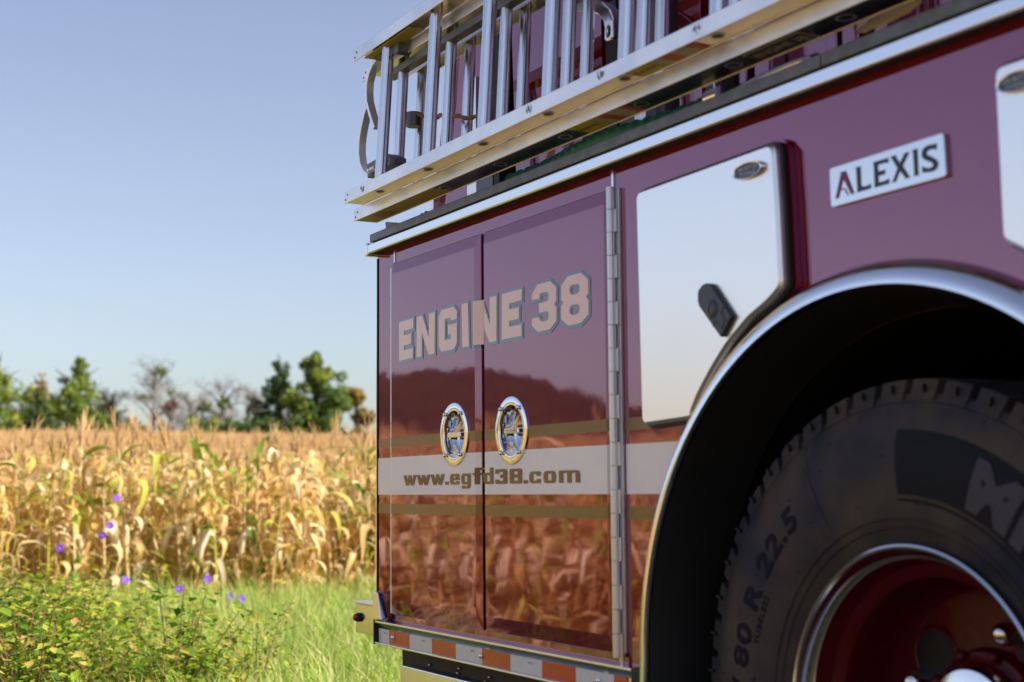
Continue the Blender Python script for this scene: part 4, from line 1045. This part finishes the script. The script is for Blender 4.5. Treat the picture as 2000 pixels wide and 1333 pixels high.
# strip along the photographer's side, and wide field beyond it (mirrored in the doors)
x = -20
while x < 8:
    y = -1.0
    while y > -9:
        jx = x+rng.uniform(-.08, .08); jy = y+rng.uniform(-.15, .15)
        if in_corn(jx, jy): (strip if y > -5 else far).append((jx, jy))
        y -= .30
    x += .17
x = -95
while x < 5:
    y = -9 if x > -20 else -3
    while y > -60:
        far.append((x+rng.uniform(-.3, .3), y+rng.uniform(-.3, .3))); y -= .75
    x += .55
GRP = 'dry corn plants at the near edge of the field'
for i, (x, y) in enumerate(near):
    s = rng.uniform(.86, 1.14); z = gh(x, y)
    R0t = bpy.data.objects.new('corn_plant', None); COL.objects.link(R0t); R0t.empty_display_size = .1
    R0t.location = (x, y, z); R0t.rotation_euler = (rng.uniform(-.06, .06), rng.uniform(-.06, .06), rng.uniform(0, 6.28)); R0t.scale = (s, s, s)
    R0t['label'] = 'dry golden corn plant with hanging leaves standing in the front rows of the cornfield'; R0t['category'] = 'corn plant'; R0t['group'] = GRP
    me, pts, h = STALKS[i % 4]
    o = bpy.data.objects.new('stalk', me); COL.objects.link(o); o.parent = R0t
    nl = 16 if i < 200 else 12; green = rng.random() < .13
    for k in range(nl):
        t = .05+.88*k/(nl-1); j = min(5, int(t*6)); p = Vector(pts[j]).lerp(Vector(pts[j+1]), t*6-j)
        gm = rng.choice(GREENLEAF) if (green and k > 2 and rng.random() < .5) else rng.choice(LEAFKINDS)
        o = bpy.data.objects.new('leaf', gm); COL.objects.link(o); o.parent = R0t
        o.location = p; o.rotation_euler = (rng.uniform(-.25, .25), rng.uniform(-.3, .3), k*math.pi+rng.uniform(-.7, .7)); q = rng.uniform(.75, 1.1); o.scale = (q, q*1.1, q)
    if rng.random() < .62:
        o = bpy.data.objects.new('tassel', rng.choice(TASSELS)); COL.objects.link(o); o.parent = R0t; o.location = pts[-1]; o.rotation_euler = (rng.uniform(-.3, .3), rng.uniform(-.3, .3), 0); q = rng.uniform(.7, 1.25); o.scale = (q, q, q)
    if rng.random() < .6:
        o = bpy.data.objects.new('ear', EAR); COL.objects.link(o); o.parent = R0t; o.location = Vector(pts[3]); o.rotation_euler = (0, 0, rng.uniform(0, 6.28))

# whole-plant meshes for the rest, instanced
def plant_mesh(rng, nl, seg, half, tas=True, big=1.0):
    vs = []; fs = []; mi = []; ti = []
    def add(v, f, m, t, M=None):
        n = len(vs)
        for q in v: vs.append(tuple((M @ Vector(q)) if M else q))
        for g_ in f: fs.append(tuple(a+n for a in g_)); mi.append(m); ti.append(t)
    mb, pts = stalk_geo(rng, 1.20, 6, 4); add(mb.v, mb.f, 0, rng.random())
    for k in range(nl):
        t = .05+.88*k/(nl-1); j = min(5, int(t*6)); p = Vector(pts[j]).lerp(Vector(pts[j+1]), t*6-j)
        v, f = leaf_geo(rng, rng.uniform(.26, .54)*big, rng.uniform(.035, .060)*big, rng.uniform(.5, 1.25), rng.uniform(2.0, 3.6), seg, half, rng.choice([None, .3, .45]), rng.uniform(0, .6))
        M = Matrix.Translation(p) @ Matrix.Rotation(k*math.pi+rng.uniform(-.7, .7), 4, 'Z'); g_ = rng.random() < .025
        add(v, f, 1 if g_ else 0, rng.random(), M)
    if tas:
        mb = tassel_geo(rng, 6); add(mb.v, mb.f, 2, rng.random(), Matrix.Translation(pts[-1]))
    add(EARV, EARF, 3, rng.random(), Matrix.Translation(Vector(pts[3])) @ Matrix.Rotation(rng.uniform(0, 6), 4, 'Z'))
    return raw_mesh('corn_kind', vs, fs, [CORNLEAF, CORNGREEN, TASSEL, HUSK], mi, ti)
EARV = [tuple(v.co) for v in EAR.vertices]; EARF = [tuple(p.vertices) for p in EAR.polygons]

def scatter(name, pts, kinds, label, cat, srange=(.85, 1.15), tiltr=.06, mats=(), kind='stuff', seed=1):
    """one object: points carrying rotation, scale and kind, instanced by geometry nodes"""
    colx = bpy.data.collections.new(name+'_kinds')
    for i, me in enumerate(kinds):
        o = bpy.data.objects.new('%s_kind_%02d' % (name, i), me); colx.objects.link(o)
    r = np.random.RandomState(seed); n = len(pts)
    me = bpy.data.meshes.new(name); me.vertices.add(n); me.vertices.foreach_set('co', np.array(pts, dtype=np.float32).ravel())
    rot = np.zeros((n, 3), np.float32); rot[:, 0] = r.uniform(-tiltr, tiltr, n); rot[:, 1] = r.uniform(-tiltr, tiltr, n); rot[:, 2] = r.uniform(0, 6.283, n)
    a = me.attributes.new('rot', 'FLOAT_VECTOR', 'POINT'); a.data.foreach_set('vector', rot.ravel())
    a = me.attributes.new('scl', 'FLOAT', 'POINT'); a.data.foreach_set('value', r.uniform(srange[0], srange[1], n).astype(np.float32))
    a = me.attributes.new('pick', 'INT', 'POINT'); a.data.foreach_set('value', r.randint(0, len(kinds), n).astype(np.int32))
    ob = bpy.data.objects.new(name, me); COL.objects.link(ob)
    ng = bpy.data.node_groups.new(name+'_nodes', 'GeometryNodeTree')
    ng.interface.new_socket('Geometry', in_out='INPUT', socket_type='NodeSocketGeometry'); ng.interface.new_socket('Geometry', in_out='OUTPUT', socket_type='NodeSocketGeometry')
    gi = ng.nodes.new('NodeGroupInput'); go = ng.nodes.new('NodeGroupOutput'); ip = ng.nodes.new('GeometryNodeInstanceOnPoints')
    ci = ng.nodes.new('GeometryNodeCollectionInfo'); ci.inputs['Collection'].default_value = colx; ci.inputs['Separate Children'].default_value = True; ci.inputs['Reset Children'].default_value = True
    def attr(nm, ty):
        q = ng.nodes.new('GeometryNodeInputNamedAttribute'); q.data_type = ty; q.inputs['Name'].default_value = nm; return q.outputs[0]
    ng.links.new(gi.outputs[0], ip.inputs['Points']); ng.links.new(ci.outputs[0], ip.inputs['Instance']); ip.inputs['Pick Instance'].default_value = True
    ng.links.new(attr('pick', 'INT'), ip.inputs['Instance Index'])
    e2r = ng.nodes.new('FunctionNodeEulerToRotation'); ng.links.new(attr('rot', 'FLOAT_VECTOR'), e2r.inputs[0]); ng.links.new(e2r.outputs[0], ip.inputs['Rotation'])
    ng.links.new(attr('scl', 'FLOAT'), ip.inputs['Scale']); ng.links.new(ip.outputs[0], go.inputs[0])
    md = ob.modifiers.new('scatter', 'NODES'); md.node_group = ng
    ob['kind'] = kind; ob['label'] = label; ob['category'] = cat
    return ob
kinds = [plant_mesh(rng, 15, 6, True) for _ in range(6)]+[plant_mesh(rng, 13, 6, True, False) for _ in range(3)]
scatter('cornfield', [(x, y, gh(x, y)) for x, y in far], kinds, 'golden dry corn filling the field to the tree line', 'cornfield', (.86, 1.14), .07, seed=5)

bigk = [plant_mesh(rng, 11, 7, True, tas=(i % 4 == 0), big=1.0) for i in range(7)]
scatter('cornfield', [(x, y, gh(x, y)) for x, y in strip], bigk, 'dry corn rows close to the truck, seen mirrored in the maroon doors', 'cornfield', (.80, 1.04), .08, seed=6)
# ---- grass
GRASS = leaf_mat('fresh_grass', [(0, (.24, .40, .04)), (.35, (.38, .54, .07)), (.62, (.52, .62, .14)), (.82, (.68, .64, .28)), (1, (.80, .66, .38))], .52)
def clump(rng, n, h, spread, w):
    vs = []; fs = []; ti = []
    for i in range(n):
        a = rng.uniform(0, 6.28); r = spread*math.sqrt(rng.random()); bx, by = r*math.cos(a), r*math.sin(a); d = rng.uniform(0, 6.28); hh = h*rng.uniform(.5, 1.2); ln = rng.uniform(.15, .9)*hh
        sx_, sy_ = -math.sin(d)*w/2, math.cos(d)*w/2; k = len(vs)
        vs += [(bx-sx_, by-sy_, -.01), (bx+sx_, by+sy_, -.01), (bx+math.cos(d)*ln*.35-sx_*.8, by+math.sin(d)*ln*.35-sy_*.8, hh*.6), (bx+math.cos(d)*ln*.35+sx_*.8, by+math.sin(d)*ln*.35+sy_*.8, hh*.6), (bx+math.cos(d)*ln, by+math.sin(d)*ln, hh*.95)]
        fs += [(k, k+1, k+3, k+2), (k+2, k+3, k+4)]; t = rng.random(); ti += [t, t]
    return raw_mesh('grass_kind', vs, fs, [GRASS], None, ti)
gk = [clump(rng, 26, rng.choice((.09, .14, .20)), .09, .007) for _ in range(6)]
gp = []
for i in range(15000):
    x = rng.uniform(-12.6, -4.2); y = rng.uniform(-1.2, 7)
    if in_corn(x, y) and rng.random() < (.7 if y > 0 else .93): continue
    if noise.noise(Vector((x*1.1, y*1.1, 9))) > .28 and rng.random() < .75: continue
    if y < 1.0 and rng.random() < .95: continue
    gp.append((x, y, gh(x, y)))
for i in range(250):
    x = rng.uniform(-5, 6); y = rng.uniform(-1.5, 5)
    gp.append((x, y, gh(x, y)))
scatter('grass', gp, gk, 'bright green mown grass between the cornfield and the truck', 'grass', (.6, 1.3), .2, seed=8)
tk = [clump(rng, 22, .30, .07, .007) for _ in range(4)]
tp = []
for i in range(1300):
    x = rng.uniform(-12.2, -7.6); y = rng.uniform(-.5, 6.5)
    if rng.random() < (x+7.4)/-4.0: tp.append((x, y, gh(x, y)))
scatter('tall_grass', tp, tk, 'tall grass tufts along the foot of the corn', 'grass', (.6, 1.25), .25, seed=9)

# ---- leafy weeds at the lower left
WEED = leaf_mat('weed_leaf', [(0, (.04, .10, .012)), (.34, (.15, .28, .02)), (.66, (.38, .51, .04)), (.86, (.62, .60, .09)), (1, (.70, .42, .14))], .5)
WSTEM = leaf_mat('weed_stem', [(0, (.20, .16, .06)), (1, (.26, .13, .07))], .1)
def weed(rng, h, nst, nlf, size):
    vs = []; fs = []; mi = []; ti = []
    for s in range(nst):
        a = rng.uniform(0, 6.28); lean = rng.uniform(.05, .55); hh = h*rng.uniform(.6, 1.1)
        tip = Vector((math.cos(a)*lean*hh, math.sin(a)*lean*hh, hh)); mb = MB(); mb.tube([(0, 0, 0), tip*.5+Vector((0, 0, .05*h)), tip], [.0035, .0028, .0015], 4, cap=False)
        n = len(vs); vs += mb.v; fs += [tuple(i+n for i in f) for f in mb.f]; mi += [1]*len(mb.f); ti += [rng.random()]*len(mb.f)
        for l in range(nlf):
            t = rng.uniform(.15, 1.02); p = tip*t+Vector((rng.gauss(0, .035), rng.gauss(0, .035), rng.gauss(0, .02))); d = Vector((rng.gauss(0, 1), rng.gauss(0, 1), rng.uniform(-.5, .5))).normalized(); u = d.cross(Vector((0, 0, 1))).normalized(); sz = size*rng.uniform(.5, 1.3)
            n = len(vs); up = Vector((0, 0, 1))*sz*.12
            vs += [tuple(p), tuple(p+d*sz*.45+u*sz*.32+up), tuple(p+d*sz), tuple(p+d*sz*.45-u*sz*.32+up), tuple(p+d*sz*.5)]
            fs += [(n, n+1, n+2, n+4), (n, n+4, n+2, n+3)]; q = rng.random(); mi += [0, 0]; ti += [q, q]
    return raw_mesh('weed_kind', vs, fs, [WEED, WSTEM], mi, ti)
wk = [weed(rng, rng.choice((.34, .46, .58)), 8, 34, .045) for _ in range(7)]
wp = []
for i in range(1150):
    x = rng.uniform(-12.3, -6.8); v_ = rng.random()**1.4*2.3+.1*rng.gauss(0, 1); y = -.1+.02*(x+9)+v_*(1.0 if x > -11 else .85)+(-x-7)*.10
    dens = 1.0 if x > -10.0 else .6 if x > -11.0 else .3
    if noise.noise(Vector((x*1.3, y*1.3, 2))) < -.18+.10*(v_): continue
    if y > .75+.3*noise.noise(Vector((x, 0, 0))) and rng.random() < dens: wp.append((x, y, gh(x, y)-rng.uniform(0, .12)))
for i in range(700):
    x = rng.uniform(-9.4, -6.2); y = rng.uniform(.85, 1.0+(-x)*.165+rng.uniform(-.25, .35)); wp.append((x, y, gh(x, y)-rng.uniform(0, .15)))
for i in range(60):
    x = rng.uniform(-11.9, -10.9); y = rng.uniform(.9, 5.5); wp.append((x, y, gh(x, y)-.15))
def keep_weed(q):
    lim = .206*(-q[0])+.6*noise.noise(Vector((q[0]*.9, q[1]*.5, 5)))+.12
    if q[1] < lim: return rng.random() < (.80 if noise.noise(Vector((q[0]*1.7, q[1]*1.7, 8))) > -.05 else .18)
    return rng.random() < .10
wp = [q for q in wp if keep_weed(q)]
scatter('weed_thicket', wp, wk, 'thick leafy green weeds in the lower left corner before the corn', 'weeds', (.5, 1.25), .3, seed=10)

# ---- purple morning glories
PETAL = mat('violet_petal', (.16, .05, .50), .6); THROAT = mat('pink_throat', (.75, .25, .75), .5)
flowers = [(228, 973, 11.0, 'purple morning glory highest up among the corn leaves'), (215, 1027, 10.8, 'purple morning glory second from the top among the corn leaves'), (200, 1046, 10.8, 'small dark violet flower just under two purple blooms in the corn'),
 (117, 1071, 10.5, 'purple morning glory farthest left at the edge of the corn'), (245, 1133, 9.9, 'pale violet bloom above the green weeds'), (350, 1151, 10.1, 'small violet bloom at the right edge of the weeds'),
 (405, 1131, 10.7, 'tall narrow purple bloom at the foot of the corn'), (449, 1166, 10.6, 'faint violet bloom where corn meets grass'), (472, 1170, 10.5, 'purple bloom low at the foot of the corn, farthest right'),
 (437, 1241, 9.8, 'purple bloom in the bright grass, upper one of the grass pair'), (387, 1252, 9.4, 'flat purple bloom in the grass beside the weeds'), (338, 1273, 9.0, 'lowest purple bloom beside the weed thicket')]
for px, py, d, lab in flowers:
    v = (F_*FPX+R_*(px-1000)+U_*(666.5-py)); p = EYE+v*(d/math.hypot(v.x, v.y)); 
    o = thing('morning_glory', p, lab, 'flower', 'purple morning glories'); s = .027
    dv = (EYE-p).normalized(); dv = (dv+Vector((random.uniform(-.4, .4), random.uniform(-.4, .4), .3))).normalized()
    rot = dv.to_track_quat('Z', 'Y').to_matrix()
    n = 15; vs = []
    for rr_, zz_ in ((.15, -.5), (.35, -.05), (.8, .1), (1.0, .02)):
        for i in range(n):
            a = 2*math.pi*i/n; k = rr_*(1+.07*math.cos(5*a)); vs.append(p+rot @ Vector((k*s*math.cos(a), k*s*math.sin(a), zz_*s)))
    mb = MB(); mb.add(vs, [(j*n+i, j*n+(i+1) % n, (j+1)*n+(i+1) % n, (j+1)*n+i) for j in range(3) for i in range(n)]); mb.build('petals', PETAL, o, True)
    MB().ball(p+dv*.002, s*.22, s*.22, s*.22, 8, 5).build('throat', THROAT, o, True)

# ---- tree line
BARK = mat('dark_bark', (.05, .038, .03), .9); BARE = mat('grey_bark', (.22, .19, .18), .9)
def fol(name, a, b, c): return leaf_mat(name, [(0, a), (.5, b), (1, c)], .35, .7)
FG = fol('green_crown', (.05, .12, .025), (.16, .24, .03), (.30, .34, .045)); FD = fol('dark_crown', (.022, .06, .022), (.06, .11, .022), (.14, .19, .03))
FY = fol('lime_crown', (.10, .18, .02), (.28, .34, .03), (.45, .44, .05)); FO = fol('autumn_crown', (.22, .16, .02), (.38, .26, .05), (.30, .25, .09)); FR = fol('russet_crown', (.25, .08, .06), (.33, .13, .10), (.2, .12, .09))
def tree(px, ytop, wpx, dist, label, blobs, foliage, trunk=BARK, nleaf=3600, leaf=.42, name='tree', bare=0, seed=0, yb=858):
    r = random.Random(seed*7+int(px)); v = F_*FPX+R_*(px-1000)+U_*(666.5-855); h_ = Vector((v.x, v.y)).normalized()
    base = Vector((EYE.x+h_.x*dist, EYE.y+h_.y*dist, 0)); base.z = gh(base.x, base.y)-.1
    k = dist/FPX*.985; top = EYE.z+(970-ytop)*k; H = top-base.z; Wd = wpx*k*.58; side = Vector((-h_.y, h_.x, 0))*-1
    if side.dot(R_) < 0: side = -side
    o = thing(name, base, label, 'tree')
    mb = MB(); mb.tube([base, base+Vector((0, 0, H*.35)), base+Vector((.1, 0, H*.62)), base+side*.3+Vector((0, 0, H*.85))], [.30, .23, .14, .05], 8)
    ends = []
    for i in range(14 if not bare else 26):
        t = r.uniform(.22, .8); a = r.uniform(0, 6.28); s0 = base+Vector((0, 0, H*t)); L_ = Wd*r.uniform(.5, 1.0)*(1.2-t*.6)*(1 if bare else .6)
        e = s0+Vector((math.cos(a)*L_, math.sin(a)*L_, H*r.uniform(.08, .3))); m_ = s0.lerp(e, .5)+Vector((0, 0, r.uniform(-.1, .5)))
        mb.tube([s0, m_, e], [.10, .06, .02], 5); ends.append((m_, e))
    if bare:
        for m_, e in list(ends):
            for j in range(bare):
                t = r.random(); s0 = m_.lerp(e, t); e2 = s0+Vector((r.gauss(0, 1), r.gauss(0, 1), r.uniform(.3, 1.9)))*H*.075
                mb.tube([s0, s0.lerp(e2, .5)+Vector((r.gauss(0, .1), r.gauss(0, .1), 0)), e2], [.03, .02, .009], 3, cap=False)
                for jj in range(3):
                    s1 = s0.lerp(e2, r.random()); e3 = s1+Vector((r.gauss(0, 1), r.gauss(0, 1), r.uniform(.1, 1.5)))*H*.04
                    mb.tube([s1, e3], [.014, .006], 3, cap=False)
    mb.build('trunk', trunk, o, True)
    if foliage is not None and nleaf:
        tot = sum(b[2]*b[3] for b in blobs); pos = []; 
        sub = []
        for (u, w_, ru, rw) in blobs:
            c = base+side*(u*Wd)+Vector((0, 0, H*w_)); RR_ = Vector((ru*Wd, ru*Wd*.9, rw*H))
            m_ = max(5, int(26*ru*rw/tot*len(blobs)*.8))
            for q in range(m_):
                d = Vector((r.gauss(0, 1), r.gauss(0, 1), r.gauss(0, 1))).normalized()*r.uniform(.35, .92)
                sub.append((c+Vector((d.x*RR_.x, d.y*RR_.y, d.z*RR_.z)), r.uniform(.22, .40)*(ru*Wd+rw*H)*.5, r.random()))
        vs = []; fs = []; ti = []
        for i in range(nleaf):
            c, rad, tt = sub[r.randrange(len(sub))]
            d = Vector((r.gauss(0, 1), r.gauss(0, 1), r.gauss(0, .8))).normalized()*rad*r.uniform(.55, 1.05); p = c+d
            a = Vector((r.gauss(0, 1), r.gauss(0, 1), r.gauss(0, 1))).normalized(); nrm = (d.normalized()+a*.7).normalized(); u = nrm.orthogonal().normalized(); u = Matrix.Rotation(r.uniform(0, 6.28), 3, nrm) @ u; w2 = nrm.cross(u); s = leaf*r.uniform(.6, 1.3)
            n = len(vs); vs += [tuple(p-u*s*.5-base), tuple(p+w2*s*.32-base), tuple(p+u*s*.5-base), tuple(p-w2*s*.32-base)]; fs.append((n, n+1, n+2, n+3)); ti.append((tt*.5+r.random()*.35))
        me = raw_mesh('crown', vs, fs, [foliage], None, ti, False); co = bpy.data.objects.new('crown', me); COL.objects.link(co); co.parent = o
    return o
round_b = [(0, .15, .9, .15), (0, .62, .7, .24), (-.5, .5, .5, .2), (.5, .52, .5, .2), (0, .82, .42, .17), (.3, .34, .6, .16), (-.35, .3, .6, .16)]
cone_b = [(0, .12, .95, .13), (0, .45, .75, .2), (0, .62, .55, .17), (.1, .78, .36, .14), (.12, .90, .2, .10), (-.5, .38, .45, .14), (.55, .36, .45, .15), (0, .25, .8, .13)]
tree(-12, 712, 150, 150, 'yellow-green tree cut by the left edge of the photo', round_b, FY, seed=1, nleaf=3600)
tree(78, 743, 72, 158, 'small tree with one orange clump beside the tall green tree', round_b, FO, seed=2, nleaf=1300)
tree(70, 770, 96, 146, 'dark slim tree below the orange clump', cone_b, FD, seed=12, nleaf=1500)
tree(148, 699, 152, 150, 'tall green tree with a peaked crown in the left tree group', cone_b, FG, seed=3, nleaf=5200)
tree(216, 770, 84, 140, 'bare dark tree standing alone right of the tall green tree', [(0, .5, .3, .1)], FO, seed=4, bare=7, nleaf=60, yb=850)
tree(300, 722, 110, 160, 'thin grey tree with a few leaves left in its upper twigs', [(.15, .9, .25, .07), (-.3, .6, .2, .06), (.5, .66, .12, .05)], FG, BARE, seed=5, bare=9, nleaf=240)
tree(333, 782, 50, 150, 'small leaning tree with reddish leaves', [(0, .8, .5, .12), (-.6, .4, .4, .1)], FR, BARE, seed=6, bare=5, nleaf=330)
tree(372, 770, 90, 165, 'faint leafless grey tree in the middle of the tree line', [(0, .5, .2, .1)], None, BARE, seed=7, bare=8)
tree(432, 750, 110, 160, 'thin half-bare tree with olive leaf clumps left of the dark bushes', [(-.45, .6, .28, .10), (.05, .62, .22, .14), (-.2, .36, .55, .14)], FG, BARE, seed=8, bare=8, nleaf=900)
tree(497, 768, 60, 166, 'faint twiggy tree behind the dark bush', [(0, .8, .3, .08)], FD, BARE, seed=9, bare=6, nleaf=120)
tree(482, 790, 140, 140, 'low dark green bush left of the two big trees', [(0, .4, .8, .3), (-.5, .3, .45, .28), (.5, .42, .5, .26)], FD, seed=10, nleaf=2300, name='bush')
tree(546, 700, 104, 146, 'narrow dark green tree leaning on the big round tree', [(0, .82, .35, .16), (0, .62, .6, .18), (-.3, .45, .75, .16), (-.5, .32, .6, .12), (0, .12, .8, .13)], FD, seed=11, nleaf=3000)
tree(618, 694, 156, 142, 'biggest tree of the line, dense sunlit green crown right of the centre gap', [(-.1, .85, .42, .15), (.15, .68, .6, .18), (-.35, .55, .55, .2), (.45, .45, .55, .18), (0, .3, .9, .17), (0, .13, .9, .14)], FG, seed=13, nleaf=9000)
tree(696, 760, 84, 150, 'pale orange autumn tree next to the rear corner of the truck', [(-.1, .82, .6, .16), (.3, .5, .6, .16), (-.2, .3, .5, .12)], FO, seed=14, nleaf=1700)
for i_, (px_, yt_, w_, lab_) in enumerate(((186, 792, 60, 'round low shrub at the right foot of the tall green tree'), (258, 812, 70, 'small hazy shrub between the bare dark tree and the thin grey tree'), (392, 806, 80, 'olive shrub left of the half-bare tree'), (24, 800, 90, 'bushy undergrowth tree at the left end of the line'), (560, 800, 90, 'dark undergrowth tree between the narrow tree and the big tree'))):
    tree(px_, yt_, w_, 138+i_*3, lab_, [(0, .45, .9, .4), (-.4, .3, .5, .3), (.4, .35, .5, .3)], (FG, FD, FG, FY, FD)[i_], seed=20+i_, nleaf=1300, name='bush')
# scrub along the far field edge
sp = []
for i in range(420):
    px = rng.uniform(-80, 760); d = rng.uniform(150, 175); v = F_*FPX+R_*(px-1000)+U_*(666.5-855); h_ = Vector((v.x, v.y)).normalized(); x, y = h_.x*d, h_.y*d
    if rng.random() < .9: sp.append((x, y, gh(x, y)))
def scrub(rng):
    vs = []; fs = []; ti = []
    for i in range(160):
        d = Vector((rng.gauss(0, 1), rng.gauss(0, 1), abs(rng.gauss(0, .6)))); p = d*.55; a = Vector((rng.gauss(0, 1), rng.gauss(0, 1), rng.gauss(0, 1))).normalized(); u = a.orthogonal().normalized(); w2 = a.cross(u); n = len(vs); s = .3
        vs += [tuple(p-u*s*.5), tuple(p+w2*s*.4), tuple(p+u*s*.5), tuple(p-w2*s*.4)]; fs.append((n, n+1, n+2, n+3)); ti.append(rng.random())
    return raw_mesh('scrub_kind', vs, fs, [FD], None, ti, False)
scatter('far_scrub', sp, [scrub(rng) for _ in range(3)], 'low dark scrub along the far edge of the cornfield', 'scrub', (.5, 1.3), .1, seed=12)
